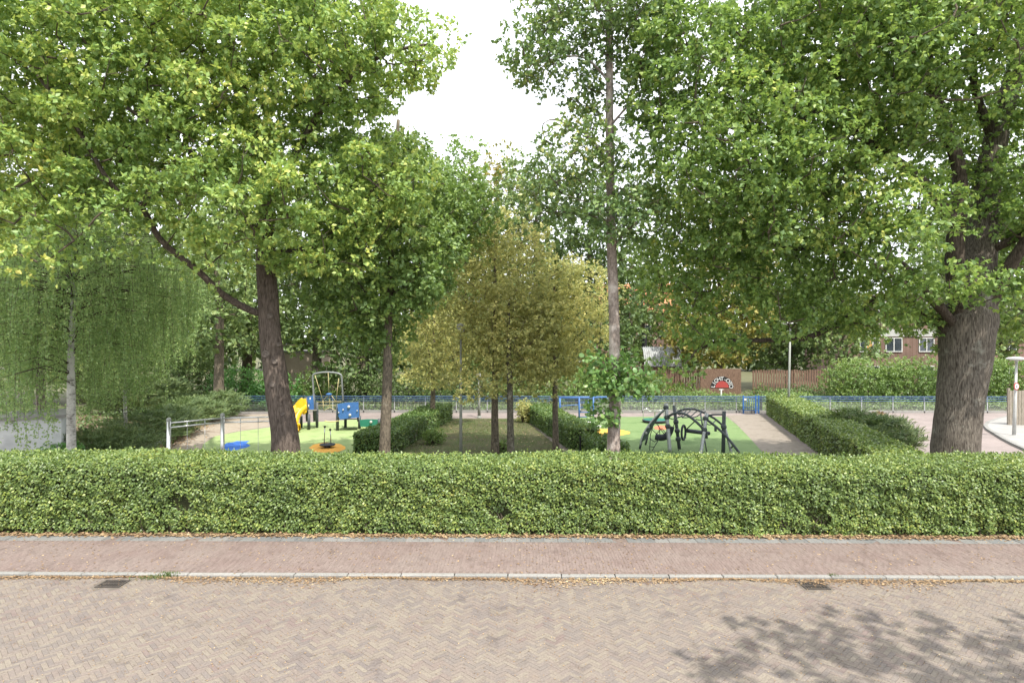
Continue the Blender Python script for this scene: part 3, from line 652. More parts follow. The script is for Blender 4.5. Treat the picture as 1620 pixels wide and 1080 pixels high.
# right oak
def stem_gap(p):
    """few leaves grow on the near side of the bare main stems"""
    px, py = 810+F*p[0]/p[1], 540-F*(p[2]-CAM_H)/p[1]
    return not (1478 < px < 1605 and 110 < py < 425 and p[1] < 19.2 and random.random() < .6)
b = gx(1512, 19.2)
oakR = tree('oak_tree', 'massive old oak with thick ridged grey trunk at right', b,
    [b+Vector((0, 0, -.1)), at(1511, 720, 19.2), at(1518, 640, 19.2), at(1527, 570, 19.2), at(1532, 505, 19.2), at(1540, 450, 19.3), at(1554, 370, 19.4), at(1562, 290, 19.4), at(1580, 200, 19.3), at(1610, 100, 19.2), at(1645, -60, 19.2)], [.74, .64, .62, .7, .76, .56, .42, .38, .31, .24, .12], .36,
    [([at(1520, 520, 19.1), at(1513, 440, 18.8), at(1511, 380, 18.7), at(1518, 320, 18.6), at(1515, 260, 18.5), at(1480, 150, 18.4), at(1460, 40, 18.3), at(1450, -100, 18.5)], .3, .1),
     ([at(1575, 230, 19.3), at(1545, 150, 19.2), at(1540, 60, 19.1), at(1550, -60, 19)], .15, .06),
     ([at(1535, 520, 19.2), at(1565, 480, 18.9), at(1590, 435, 18.6), at(1620, 385, 18.2), at(1680, 300, 18)], .26, .12),
     ([at(1560, 400, 19.3), at(1590, 385, 18.8), at(1640, 365, 18.4), at(1720, 350, 18)], .14, .08),
     ([at(1515, 520, 19.1), at(1490, 490, 18.7), at(1465, 465, 18.4), at(1440, 430, 18.2), at(1400, 405, 18.4), at(1340, 402, 18.6), at(1290, 395, 18.8), at(1240, 390, 18.8), at(1170, 360, 18.8)], .15, .04),
     ([at(1505, 530, 19.1), at(1460, 490, 19.6), at(1400, 470, 19.8), at(1360, 492, 19.8), at(1310, 520, 19.8), at(1270, 535, 19.8), at(1210, 538, 19.8), at(1140, 540, 19.8), at(1100, 555, 19.6)], .15, .04),
     ([at(1512, 360, 18.7), at(1460, 290, 18.2), at(1410, 250, 18), at(1370, 220, 17.8), at(1290, 180, 17.6), at(1210, 150, 17.5)], .2, .05),
     ([at(1385, 240, 17.9), at(1400, 205, 18), at(1440, 195, 18)], .06, .03),
     ([at(1475, 120, 18.4), at(1420, 60, 18), at(1330, 0, 17.8), at(1250, -50, 17.6)], .14, .05),
     ([at(1290, 180, 17.6), at(1205, 215, 18), at(1200, 190, 18), at(1180, 175, 18)], .06, .03)],
    [ell(1390, 70, 17.8, 4.2, 3.6, 3.2), ell(1190, 250, 17.8, 3.1, 2.6, 2.9), ell(1130, 400, 19.6, 2.3, 2, 2.2), ell(1280, 340, 19.5, 2.2, 2, 1.8), ell(1082, 588, 19.4, .45, .6, .7), ell(1125, 515, 19.5, 1.2, 1.2, .8),
     ell(1290, 470, 19, 2.9, 1.8, .9), ell(1410, 350, 16.8, 1.9, 1.3, 1.3), ell(1545, 455, 17.4, 1.5, .5, .5), ell(1440, 440, 17.0, 1.0, .7, .8), ell(1600, 330, 17.2, 1.0, .7, .9), ell(1650, 210, 18, 1.9, 2.2, 3.4), ell(1560, 300, 20.8, 2.2, 1.0, 3.2), ell(1640, 420, 19.6, 1.1, 1, .8), ell(1460, -100, 17.8, 5.0, 2.6, 1.2), ell(1090, 80, 17.6, 1.7, 1.6, 2.2), ell(1430, 505, 20.3, 2.2, 1.2, .6), ell(1600, 500, 19.8, 1.3, 1, .6)],
    .95, .7, 56, 6, .145, 'tri', M['oak_green'], M['bark_oak'], 'oaks', nseg=28, flare=.1, br=.04, wob=.035, limbm=M['bark_limb_shaded'], keep=stem_gap)
# alder
b = gx(971, 18.4)
alder = tree('alder_tree', 'tall slender alder with pale pinkish trunk and loose upper crown', b,
    [b+Vector((0, 0, -.1)), at(971, 700, 18.4), at(973, 560, 18.4), at(968, 400, 18.4), at(965, 250, 18.4), at(964, 100, 18.4), at(963, -60, 18.4), at(962, -200, 18.4)], .205, .06,
    [([at(966, 260, 18.4), at(930, 215, 18.2), at(880, 190, 18), at(860, 195, 17.9)], .04, .012), ([at(964, 130, 18.4), at(920, 90, 18.2), at(850, 100, 18)], .045, .015),
     ([at(966, 370, 18.4), at(945, 330, 18.1), at(900, 310, 17.9)], .04, .012), ([at(965, 200, 18.4), at(1010, 150, 18.1), at(1050, 120, 18)], .04, .012),
     ([at(968, 390, 18.4), at(1010, 350, 18.1), at(1050, 330, 18)], .04, .012)],
    [ell(862, 90, 18, 1.15, 1.1, 1.0), ell(985, 20, 18.2, 1.5, 1.5, 1.3), ell(1040, 140, 18.2, .95, 1.2, 1.3), ell(925, 240, 17.8, 1.3, 1.1, .85), ell(990, 335, 17.6, 1.4, 1.2, .85), ell(870, 310, 18.3, 1.0, 1, .9), ell(900, 20, 18.2, 1.3, 1.2, .9), ell(960, -120, 18.4, 1.6, 1.6, 1.4), ell(935, 160, 18.8, .7, .9, 1.0)],
    .64, .55, 20, 6, .135, 'tri', M['alder'], M['bark_alder'], flat=.75)
# low leafy water shoots on the alder
t = empty('water_shoots', at(971, 620, 18.2)); tag(t, 'big fresh green leaves sprouting around the lower alder trunk', 'foliage')
P = sample_clumps([ell(965, 600, 17.9, .75, .5, .4), ell(1010, 605, 17.9, .5, .4, .35), ell(955, 655, 18.0, .35, .3, .35), ell(935, 575, 18.0, .25, .3, .3), ell(985, 572, 18, .3, .3, .3)], .26)
mb = MB(); tr0 = at(972, 630, 18.4)
for p in P:
    s = at(972, 540-(p[2]-CAM_H)*F/18.4 + 15, 18.4); q = Vector(p); mb.tube([s, (s+q)/2+Vector((0, 0, .05)), q], [.014, .01, .004], 4, False)
mb.build('stems', M['twig'], t)['kind'] = 'stuff'
p, d, nr, s = spray_leaves(P, np.full(len(P), .3), 5, 3, .15, 'hex', .8, .5); leaves('foliage', p, d, nr, s, 'hex', M['alder_sprout'], t)
# mid oak
b = gx(610, 20)
tree('oak_tree', 'slim straight tree with dark mossy trunk and dark green crown, right of the leaning oak', b,
    [b+Vector((0, 0, -.1)), at(609, 700, 20), at(613, 600, 20), at(614, 520, 20.2), at(618, 420, 20.4), at(625, 300, 20.8), at(630, 190, 21)], .2, .06,
    [([at(614, 520, 20.2), at(585, 470, 19.8), at(550, 430, 19.5)], .05, .02), ([at(616, 470, 20.3), at(650, 420, 20), at(680, 390, 19.8)], .05, .02)],
    [ell(560, 440, 19.8, 1.7, 1.5, 1.8), ell(640, 420, 20.2, 1.5, 1.6, 1.7), ell(620, 300, 21.5, 1.8, 1.8, 1.7), ell(715, 340, 23, 1.5, 1.5, 1.5), ell(600, 525, 20.8, 1.2, 1, .7)],
    .82, .7, 50, 6, .145, 'tri', M['oak_mid'], M['bark_dark'], 'oaks', flare=.2, br=.028)
# ochre maples on the lawn
def maple(px, d, label, r0, topy, ells, bark, lean=0, sprays=44):
    b = gx(px, d)
    tree('maple_tree', label, b, [b+Vector((0, 0, -.05)), at(px+lean*.3, 640, d), at(px+lean, 560, d), at(px+lean*1.2, (560+topy)/2, d), at(px+lean, topy, d)], r0, .04,
         [], ells, .8, .62, sprays, 6, .105, 'tri', M['maple'], bark, 'ochre maples on the lawn', nseg=10, flare=.15, br=.022, flat=.7)
maple(783, 24.3, 'ochre maple with dark trunk at the middle of the lawn', .16, 380, [ell(790, 455, 24.3, 2.3, 2.0, 2.2), ell(790, 540, 24, 2.5, 1.9, 1.1), ell(800, 370, 24.4, 1.5, 1.2, .8), ell(705, 500, 24.6, 1.3, 1.2, 1.4), ell(715, 575, 24, 1.4, .9, .7), ell(850, 590, 24, 1.2, .9, .6), ell(880, 440, 24.6, 1.0, .9, .9), ell(680, 560, 24.3, .8, .8, .6)], M['bark_dark'])
maple(879, 24.8, 'ochre maple beside the right lawn hedge', .13, 450, [ell(895, 510, 24.8, 1.8, 1.7, 1.7), ell(880, 570, 24.8, 1.6, 1.4, .7), ell(930, 450, 25, .9, .9, 1.0)], M['bark_dark'], -2)
maple(684, 32.5, 'small ochre maple beside the left lawn hedge', .16, 470, [ell(700, 540, 32.5, 2.2, 1.9, 2.0), ell(680, 590, 32, 1.7, 1.5, .7)], M['bark_dark'], 2, 34)
maple(808, 23.0, 'ochre maple with pale mottled trunk and low hanging spray on the lawn', .14, 480, [ell(760, 602, 22.4, .95, .7, .42), ell(735, 620, 22.2, .4, .4, .25), ell(820, 590, 22.8, 1.1, .9, .6), ell(800, 510, 23, 1.5, 1.2, 1.2)], M['bark_mottled'], -3)

# birches with hanging strands
def birch(px, d, label, r0, bark, starts, n_str, drop, lean=0):
    b = gx(px, d); t = empty('birch_tree', b); tag(t, label, 'tree', 'weeping birches at the left')
    mb = MB(); sk = limb(mb, [b+Vector((0, 0, -.05)), at(px-1+lean*.2, 640, d), at(px-2+lean*.6, 560, d), at(px+lean, 470, d), at(px+lean*1.3, 330, d), at(px+lean*1.5, 180, d)], r0, .035, 12, 5, .05); mb.build('trunk', bark, t)
    P0 = sample_clumps(starts, .62, cap=n_str//4); P = np.repeat(P0, 6, 0)+RNG.normal(size=(len(P0)*6, 3))*np.array([.15, .15, .2]); S = np.array([tuple(q) for q in sk])
    mb = MB(); pos, dr, nn = [], [], []
    for i, p in enumerate(P):
        if i % 6 == 0:
            s = S[np.argmin(np.sum((S-p)**2, 1)+np.maximum(0, S[:, 2]-p[2])*3)]; mid = (s+p)/2+np.array([0, 0, .25])
            mb.tube([s, mid, p], [.022, .014, .006], 4, False)
        L_ = RNG.uniform(.4, 1.0)*drop; k = int(L_*38)
        a = RNG.uniform(0, 6.28); out = RNG.uniform(.05, .3)
        u = np.sort(RNG.random(k)); w = np.stack([np.cos(a)*out*np.sqrt(u), np.sin(a)*out*np.sqrt(u), -u*L_], 1)
        q = p + w + RNG.normal(size=(k, 3))*.045
        if i % 2 == 0: mb.tube([p, p+np.array([np.cos(a)*out*.7, np.sin(a)*out*.7, -L_*.5]), p+np.array([np.cos(a)*out, np.sin(a)*out, -L_])], [.006, .004, .003], 3, False)
        pos.append(q)
    mb.build('branches', M['twig'], t)['kind'] = 'stuff'
    pos = np.vstack(pos); pos = pos[pos[:, 2] > .3]; k = len(pos)
    d_ = unit(rand_dirs(k)*.8+np.array([0, 0, -.6])); nr = unit(rand_dirs(k)*.8+np.array([0, -.3, .35]))
    leaves('crown', pos, d_, nr, .075*(.7+.6*RNG.random(k)), 'tri', M['birch'], t)
birch(113, 20.5, 'weeping birch with clear white trunk near the grey block', .15, M['bark_birch'], [ell(110, 430, 20.3, 3.3, 2.2, 2.6), ell(230, 430, 20.8, 1.8, 1.6, 1.8), ell(30, 500, 19.5, 1.6, 1.4, 1.2), ell(40, 590, 18.8, .9, .8, .5)], 760, 1.9, 3)
birch(66, 24, 'birch with brownish trunk half hidden behind the grey block', .2, M['bark_alder'], [ell(50, 420, 23.5, 3.2, 2, 3), ell(-20, 560, 22, 2, 1.5, 1.2)], 420, 2.4)
birch(200, 26.5, 'thin young birch with white stem beside the junipers', .075, M['bark_birch'], [ell(215, 480, 26, 2.3, 2, 2.6), ell(270, 440, 26.5, 1.4, 1.4, 1.8), ell(170, 570, 25.5, 1.6, 1.3, 1.0)], 600, 1.9, -5)

# ------------------------------------------------------------------ background trees and shrubs
def bgtree(px, d, top, bot, w, label, mat, seed=0, size=.34, sprays=14, spacing=1.4, name='tree'):
    b = gx(px, d); zt = CAM_H-(top-540)/F*d; zb = max(.6, CAM_H-(bot-540)/F*d); h = (zt-zb)
    E = [(b.x, b.y, zb+h*.38, w*.5, w*.42, h*.40), (b.x+random.uniform(-.3, .3)*w, b.y, zb+h*.68, w*.36, w*.34, h*.32), (b.x+random.uniform(-.35, .35)*w, b.y-.2*w, zb+h*.22, w*.38, w*.3, h*.24), (b.x+random.uniform(-.2, .2)*w, b.y, zt-h*.14, w*.22, w*.22, h*.15)]
    tree(name, label, b, [b+Vector((0, 0, -.1)), b+Vector((.1, 0, zb+h*.2)), b+Vector((-.1, 0, zb+h*.55)), b+Vector((0, 0, zt-h*.1))], .2+.015*h, .05, [], E, spacing, spacing*.82, sprays, 6, size, 'tri', mat, M['bark_dark'], 'trees beyond the railing', nseg=8, br=.05, flat=.7)
BT = [
 (-40, 42, 120, 600, 9, 'dark tree at the far left edge beyond the birches', 'dark_tree'),
 (130, 46, 150, 600, 10, 'tall dark tree behind the white birch trunk', 'far_tree'),
 (285, 44, 260, 590, 8, 'green tree over the hollow at the head of the sand path', 'far_tree'),
 (345, 37, 330, 545, 4.5, 'light leafy tree between the birches and the leaning oak', 'far_tree'),
 (390, 50, 230, 560, 8, 'grey-green tree seen just left of the leaning oak trunk', 'far_tree'),
 (500, 46, 260, 555, 6.5, 'light grey-green tree above the yellow slide', 'far_tree'),
 (575, 43, 300, 600, 6, 'dark bushy tree behind the blue climbing tower', 'dark_tree'),
 (660, 50, 250, 590, 7, 'tree rising beyond the slim dark trunk', 'far_tree'),
 (735, 54, 225, 600, 6, 'tall green tree under the gap of white sky', 'oak_mid'),
 (786, 60, 240, 600, 5, 'golden tree top showing under the gap of white sky', 'gold_tree'),
 (850, 52, 235, 600, 6.5, 'green tree just left of the alder stem below the sky gap', 'far_tree'),
 (935, 48, 270, 610, 8, 'dark tree behind the right lawn maple', 'dark_tree'),
 (1015, 62, 370, 560, 7, 'tree showing between the alder trunk and the hanging oak branch', 'far_tree'),
 (1140, 56, 320, 575, 9, 'yellowing tree glimpsed through the middle of the right oak', 'gold_tree'),
 (1250, 60, 330, 580, 9, 'green tree behind the brown plank fence', 'dark_tree'),
 (1335, 54, 420, 585, 5.5, 'light small tree at the end of the plank fence', 'far_tree'),
 (1585, 56, 330, 560, 9, 'leafy tree behind the fork of the right oak, above the houses', 'far_tree'),
 (1470, 85, 340, 560, 8, 'pale tree glimpsed between the forks of the right oak', 'far_tree'),
]
for px, d, top, bot, w, lab, mt in BT: bgtree(px, d, top, bot, w, lab, M[mt])
def bgshrub(px0, px1, d, top, label, mat, dep=1.2, size=.13, shape='tri', name='shrub', sprays=22, sp_=.62, base=None, R=None):
    a, b = gx(px0, d), gx(px1, d); zt = CAM_H-(top-540)/F*d; c = (a+b)/2; w = (b-a).length
    E = [(c.x, c.y, zt*.42, w*.5, dep, zt*.5), (c.x-w*.22, c.y, zt*.6, w*.25, dep*.8, zt*.33), (c.x+w*.2, c.y, zt*.55, w*.28, dep*.8, zt*.34), (c.x, c.y, zt*.15, w*.48, dep, zt*.2)]
    shrub(name, label, (c.x, c.y, 0), E, sp_, R or sp_*.85, sprays, 5, size, shape, mat, 'shrubs beyond the railing')
bgshrub(255, 345, 41.5, 548, 'dark shadowy evergreen bush at the head of the sand path', M['dark_tree'], 1.4)
bgshrub(330, 420, 41, 575, 'bright green feathery shrub left of the leaning oak trunk', M['robinia'])
bgshrub(400, 475, 40.8, 588, 'bright green shrub right behind the leaning oak trunk', M['robinia'])
bgshrub(470, 560, 42, 585, 'green shrub behind the climbing arch', M['bush'])
bgshrub(555, 640, 41.5, 580, 'dark shrub between the blue panel and the slim dark trunk', M['dark_tree'])
bgshrub(630, 720, 41.5, 590, 'dark shrub behind the small left maple', M['dark_tree'])
bgshrub(710, 800, 42, 585, 'dark shrub behind the lantern post', M['dark_tree'])
bgshrub(790, 880, 41.5, 595, 'green shrub behind the far end of the right lawn hedge', M['bush'])
bgshrub(870, 960, 41, 590, 'green shrub behind the blue ladder', M['bush'])
bgshrub(985, 1055, 42, 590, 'leafy shrub in front of the corrugated roof', M['bush'])
bgshrub(1045, 1115, 41, 612, 'low pale shrub behind the arched climbing frame', M['bush'], 1, .1)
bgshrub(1110, 1180, 40.6, 626, 'low bramble under the painted mural', M['bush'], .8, .1, sp_=.4)
bgshrub(1185, 1320, 45, 612, 'low dark greenery at the foot of the plank fence', M['dark_tree'], 1, .12, sp_=.55)
bgshrub(1305, 1420, 42.5, 566, 'big bright leafy bush right of the plank fence', M['bush'], 1.5, .13, sp_=.6)
bgshrub(1395, 1510, 42.5, 564, 'big bright leafy bush just left of the thick oak trunk', M['bush'], 1.5, .13, sp_=.6)
bgshrub(1530, 1640, 42.5, 562, 'big leafy bush just right of the thick oak trunk', M['bush'], 1.5, .13, sp_=.6)
# creeping greenery along the bank beyond the railing
n = 26000; x = RNG.uniform(-24, 34, n); y = RNG.uniform(39.4, 44, n)
P = np.stack([x, y, .05 + .45*RNG.random(n)*(.6+.4*np.sin(x*1.1))+.12*(y-39.4)], 1)
d_ = unit(rand_dirs(n)+np.array([0, 0, .3])); nr = unit(rand_dirs(n)*.6+np.array([0, -.3, .7]))
o = leaves('undergrowth', P, d_, nr, .13*(.6+.7*RNG.random(n)), 'tri', M['bush']); tag(o, 'tangled low greenery along the bank behind the railing', 'undergrowth', kind='stuff')
n = 9000; x = RNG.uniform(-32, -12.2, n); y = RNG.uniform(21, 40, n); kp = x < -13.0-(y-21)*.3; x, y = x[kp], y[kp]; n = len(x)
P = np.stack([x, y, .03+.3*RNG.random(n)], 1)
o = leaves('undergrowth', P, unit(rand_dirs(n)+np.array([0, 0, .5])), unit(rand_dirs(n)*.6+np.array([0, -.3, .7])), .16*(.6+.7*RNG.random(n)), 'tri', M['dark_tree']); tag(o, 'dark ground cover under the birches at the left', 'undergrowth', kind='stuff')
# far wood closing the view low down
n = 14000; x = RNG.uniform(-110, 60, n); h_ = 9+3*np.sin(x*.16)+2*np.sin(x*.43+1)
P = np.stack([x, 92+RNG.random(n)*8, RNG.random(n)**.7*h_], 1)
d_ = rand_dirs(n); nr = unit(rand_dirs(n)*.7+np.array([0, -.5, .5]))
o = leaves('far_woods', P, d_, nr, 1.3*(.6+.7*RNG.random(n)), 'tri', M['dark_tree']); tag(o, 'distant wood closing the view behind everything', 'woods', kind='stuff')

# junipers
def juniper(label, base, ells, spacing=.42, sprays=16, per=7, size=.2, group='spreading evergreens', mat=None):
    t = empty('juniper_shrub', base); tag(t, label, 'shrub', group)
    P = sample_clumps(ells, spacing); P = P[P[:, 2] > .05]; n = len(P)*sprays
    c = np.repeat(P, sprays, 0); a = RNG.uniform(0, 6.283, n); o = np.stack([np.cos(a), np.sin(a), .35+.5*RNG.random(n)], 1); o = unit(o)
    L_ = .35+.35*RNG.random(n); N_ = n*per; u = np.tile(np.linspace(.1, 1, per), n)
    oo = np.repeat(o, per, 0); p = np.repeat(c, per, 0) + oo*(np.repeat(L_, per)*u)[:, None] + np.array([0, 0, -1])*(.25*np.repeat(L_, per)*u**2)[:, None]
    dd = unit(oo*.9 + rand_dirs(N_)*.55); k = p[:, 2] > .03
    leaves('foliage', p[k], dd[k], unit(rand_dirs(N_)*.5+np.array([0, 0, .8]))[k], size*(.6+.6*RNG.random(k.sum())), 'needle', mat or M['juniper'], t)
    mb = MB(); b = Vector(base)
    for q in P[::6]:
        q = Vector(q); mb.tube([(b.x*.5+q.x*.5, b.y*.5+q.y*.5, 0), q], [.025, .008], 4, False)
    mb.build('stems', M['twig'], t)['kind'] = 'stuff'
b = gx(290, 33); juniper('dark spreading juniper at the head of the sand path', b, [(b.x, b.y+1, .5, 1.6, 2.2, .75), (b.x+.5, b.y+3, .7, 1.2, 1.6, .7)])
b = gx(225, 27.5); juniper('dark spreading juniper beside the thin young birch', b, [(b.x, b.y, .5, 1.6, 1.7, .75), (b.x+.2, b.y+1.6, .6, 1.3, 1.3, .7)])
b = gx(165, 23.5); juniper('juniper thicket between the white birch and the path edging', b, [(b.x, b.y, .4, 1.9, 1.3, .65)])
b = gx(250, 38); juniper('dark evergreen behind the path head junipers', b, [(b.x, b.y, 1.0, 2.0, 1.5, 1.2), (b.x-2.5, b.y, 1.2, 2.0, 1.5, 1.2)], sprays=8, size=.28)
b = gx(1380, 25.5); juniper('rounded feathery shrub between the tall clipped hedge and the oak trunk', b, [(b.x, b.y, .5, 1.45, 1.4, .75), (b.x-.5, b.y+.6, .7, 1.1, 1.0, .7), (b.x+.6, b.y-.3, .45, .8, .9, .6)], sprays=24, size=.24)
# loose sprig above that shrub
t = empty('weed_plant', gx(1380, 27.5)); tag(t, 'tall purplish weed sticking out of the rounded feathery shrub', 'plant')
mb = MB(); pos = []
for k in range(7):
    a = random.uniform(-1, 1); q0 = gx(1380, 27.4); q1 = at(1380+k*7-20, 658-random.uniform(0, 9), 27.2); sp_ = smooth_path([q0, (q0+q1)/2+Vector((0, 0, .25)), q1, q1+Vector((.12*a, 0, -.05))], 5); mb.tube(sp_, .01, 4); pos += [tuple(x) for x in sp_[6:]]*3
mb.build('stems', M['twig'], t)['kind'] = 'stuff'; pos = np.array(pos)+RNG.normal(size=(len(pos), 3))*.03
leaves('foliage', pos, rand_dirs(len(pos)), rand_dirs(len(pos)), np.full(len(pos), .12), 'tri', M['litter'], t)
# small shrubs on the lawn
b = gr(687, 702); shrub('lawn_shrub', 'small yellowish sapling bush on the lawn below the left maple', b, [(b.x, b.y, .3, .4, .35, .3)], .2, .2, 14, 4, .08, 'tri', M['bush'], 'saplings on the lawn')
b = gr(795, 716); shrub('lawn_shrub', 'weedy growth between the two middle maple trunks', b, [(b.x, b.y, .2, .25, .3, .3)], .2, .18, 10, 4, .08, 'tri', M['bush'], 'saplings on the lawn')
b = gr(829, 668); shrub('lawn_shrub', 'golden sapling at the far end of the right lawn hedge', b, [(b.x, b.y, .6, .3, .35, .6)], .25, .22, 12, 4, .1, 'tri', M['maple'], 'saplings on the lawn')
b = gx(100, 21.5); shrub('ground_ivy', 'leafy green weeds around the foot of the white birch', b, [(b.x, b.y, .35, .9, .6, .45)], .3, .26, 12, 4, .1, 'tri', M['robinia'])

# unseen tree added beside the viewpoint, placed to cast dappled shade on the road
b = Vector((8.6, 3.0, 0))
tree('added_shade_tree', 'unseen tree added near the viewpoint to throw dappled shade on the road', b, [b, b+Vector((0, 0, 3)), b+Vector((0, .4, 7)), b+Vector((0, .8, 11))], .18, .05, [], [(7.6, 3.3, 9.9, 2.6, 1.7, 1.4), (10.0, 3.6, 9.9, 1.7, 1.4, 1.2)], .95, .75, 16, 6, .18, 'tri', M['oak_green'], M['bark_dark'], nseg=8)

# ------------------------------------------------------------------ back railing
def railing():
    Yf = 38.75
    x0, x1 = gx(330, 38.8).x, gx(1604, 38.8).x
    t = empty('railing_fence', ((x0+x1)/2, Yf, 0)); tag(t, 'long low railing with blue top rails across the back of the playground', 'fence')
    n = 26
    for i in range(n+1):
        x = x0+(x1-x0)*i/n
        mb = MB(); mb.box((x, Yf, .5), (.06, .05, 1.0)); mb.build('post', M['galv'], t)
    for z, r in ((1.0, .03), (.87, .026), (.74, .02)):
        mb = MB(); mb.tube([(x0, Yf-.05, z), (x1, Yf-.05, z)], r, 8); mb.build('rail', M['blue_rail'], t)
    mb = MB()
    for k in range(9): mb.tube([(x0, Yf+.03, .12+k*.065), (x1, Yf+.03, .12+k*.065)], .0075, 4)
    for k in range(int((x1-x0)/.25)): mb.tube([(x0+k*.25, Yf+.034, .1), (x0+k*.25, Yf+.034, .68)], .005, 4)
    mb.build('wire_mesh', M['galv'], t)
railing()
# blue gate
a, b = gx(1176, 38.3), gx(1200, 38.3)
t = empty('gate', (a+b)/2); tag(t, 'small bright blue metal gate at the end of the dirt path', 'gate')
for x in (a.x, b.x-.18, b.x):
    mb = MB(); mb.box((x, a.y, .55), (.08, .08, 1.1)); mb.build('post', M['blue_paint'], t)
for z in (.2, .36, 1.0):
    mb = MB(); mb.box(((a.x+b.x)/2, a.y-.01, z), (b.x-a.x, .05, .05)); mb.build('rail', M['blue_paint'], t)
for k in range(1, 7):
    mb = MB(); mb.tube([(a.x+(b.x-a.x)*k/7.5, a.y, .2), (a.x+(b.x-a.x)*k/7.5, a.y, 1.0)], .012, 5); mb.build('bar', M['blue_paint'], t)
mb = MB(); mb.box((a.x+.1, a.y-.06, .86), (.14, .02, .1)); mb.build('latch_plate', M['white'], t)
# dark bollard next to the gate, bent hoop beyond the tall hedge
b = gr(1204, 652); mb = MB(); mb.lathe((b.x, b.y, 0), [(.06, 0), (.06, .85), (.045, .95), (.01, .98)], 12); o = mb.build('bollard', M['dark_post']); place(o, b); tag(o, 'thin dark bollard between the blue gate and the tall hedge', 'bollard')
b = gx(1244, 38.2); mb = MB(); mb.tube(smooth_path([b, b+Vector((0, 0, .9)), b+Vector((-.05, 0, 1.05)), b+Vector((-.2, 0, 1.12)), b+Vector((-.38, 0, 1.1)), b+Vector((-.4, 0, .9)), b+Vector((-.4, 0, 0))], 4), .03, 8); o = mb.build('hoop_barrier', M['galv']); place(o, b); tag(o, 'bent galvanised hoop barrier behind the tall clipped hedge', 'barrier')
b = gr(918, 716); mb = MB(); mb.box((b.x, b.y, .3), (.06, .06, .6)); mb.box((b.x, b.y, .62), (.08, .08, .04)); o = mb.build('marker_post', M['black']); place(o, b); tag(o, 'short black post in the gap between the two right lawn hedges', 'post')
b = gx(1141, 41.5); mb = MB(); mb.box((b.x, b.y, .6), (.08, .06, 1.2)); mb.box((b.x, b.y, 1.22), (.28, .06, .05)); o = mb.build('marker_post', M['white']); place(o, b); tag(o, 'white marker post beyond the railing under the mural', 'post')

# ------------------------------------------------------------------ lamp posts
def lamp(name, label, base, h, r, head='disc', mat=None, lean=0):
    t = empty(name, base); tag(t, label, 'lamp post', 'lamp posts')
    b = Vector(base); top = b+Vector((lean, 0, h))
    mb = MB(); mb.tube([b, b*.55+top*.45, top], [r*1.35, r*1.0, r*.75], 12); mb.lathe(b, [(r*1.9, 0), (r*1.9, .08), (r*1.4, .12)], 12); mb.build('pole', mat or M['lamp_grey'], t)
    mb = MB(); mb.lathe(top, [(.06, -.02), (.08, .03), (.38, .07), (.4, .12), (.3, .17), (.08, .2)] if head == 'disc' else [(.05, -.02), (.13, .04), (.16, .28), (.18, .3), (.05, .38)], 20)
    mb.build('lamp_head', M['panel_white'], t); return t
lampR = lamp('street_lamp', 'lamp post with flat disc head at the right picture edge, carrying a round sign', gr(1604, 692), 3.5, .06, 'disc', M['panel_white'], .12)
lamp('street_lamp', 'thin lamp post rising out of the tall clipped hedge', gx(1247, 35.5), 5.3, .06, 'disc', None, .12)
lamp('street_lamp', 'slim grey lamp post on the lawn behind the front hedge', gr(729, 726), 4.7, .05, 'lantern')
lamp('street_lamp', 'pale lantern post standing at the back edge of the lawn', gr(758, 661), 2.2, .07, 'lantern')
# round sign on the right lamp
p = at(1608, 611, 28.5); t = empty('round_sign', p); tag(t, 'round red-rimmed traffic sign on the lamp post at the right edge', 'sign')
mb = MB(); mb.lathe(p, [(.17, -.012), (.17, .012)], 24, (0.35, -1, 0)); mb.build('sign_disc', M['red'], t)
mb = MB(); mb.lathe(p+Vector((.35, -1, 0)).normalized()*.012, [(.125, 0), (.125, .006)], 24, (0.35, -1, 0)); mb.build('sign_face', M['white'], t)
mb = MB(); ax = Vector((.35, -1, 0)).normalized(); sd = Vector((1, .35, 0)).normalized(); c = p+ax*.021
mb.prism([c+sd*-.03+Vector((0, 0, -.07)), c+sd*.03+Vector((0, 0, -.07)), c+sd*.03+Vector((0, 0, .07)), c+sd*-.03+Vector((0, 0, .07))], ax*.003); mb.build('sign_symbol', M['black'], t)
# plank fence at the right edge
a = gx(1597, 32.2); t = empty('plank_fence', a); tag(t, 'weathered grey-brown board fence at the right picture edge', 'fence')
for k in range(22):
    x = a.x+.07+k*.145; h_ = 1.78+random.uniform(-.02, .02)
    mb = MB(); mb.box((x, a.y-.12*k*.1+random.uniform(-.008, .008), .1+h_/2), (.13, .022, h_), 0); mb.build('plank', M['wood_grey'], t)
for k in range(2):
    mb = MB(); mb.box((a.x+1.6, a.y-.1, .5+k*1.0), (3.2, .05, .09), -.083); mb.build('rail', M['wood_grey'], t)
mb = MB(); mb.box((a.x, a.y+.06, 1.0), (.1, .1, 2.0)); mb.build('post', M['wood_grey'], t)

# ------------------------------------------------------------------ left edge: low grey block with roof slab
c0, c1 = at(97, 657, 22), at(-120, 668, 20.2)
t = empty('utility_block', gx(20, 21.3)); tag(t, 'low pale grey rendered block with flat slab roof at the left edge', 'building')
zt = 1.72; R_ = Vector((c0.x, c0.y, 0)); Lf = Vector((c1.x, c1.y, 0)); e = (R_-Lf).normalized(); nb = Vector((-e.y, e.x, 0))
mb = MB(); mb.prism([Lf, R_, R_+nb*2.4, Lf+nb*2.4], (0, 0, zt)); mb.build('wall', M['pale_render'], t)
mb = MB(); mb.prism([(p.x, p.y, zt) for p in (Lf-nb*.1-e*.1, R_-nb*.1+e*.12, R_+nb*2.5+e*.12, Lf+nb*2.5-e*.1)], (0, 0, .11)); mb.build('roof_slab', M['concrete'], t)

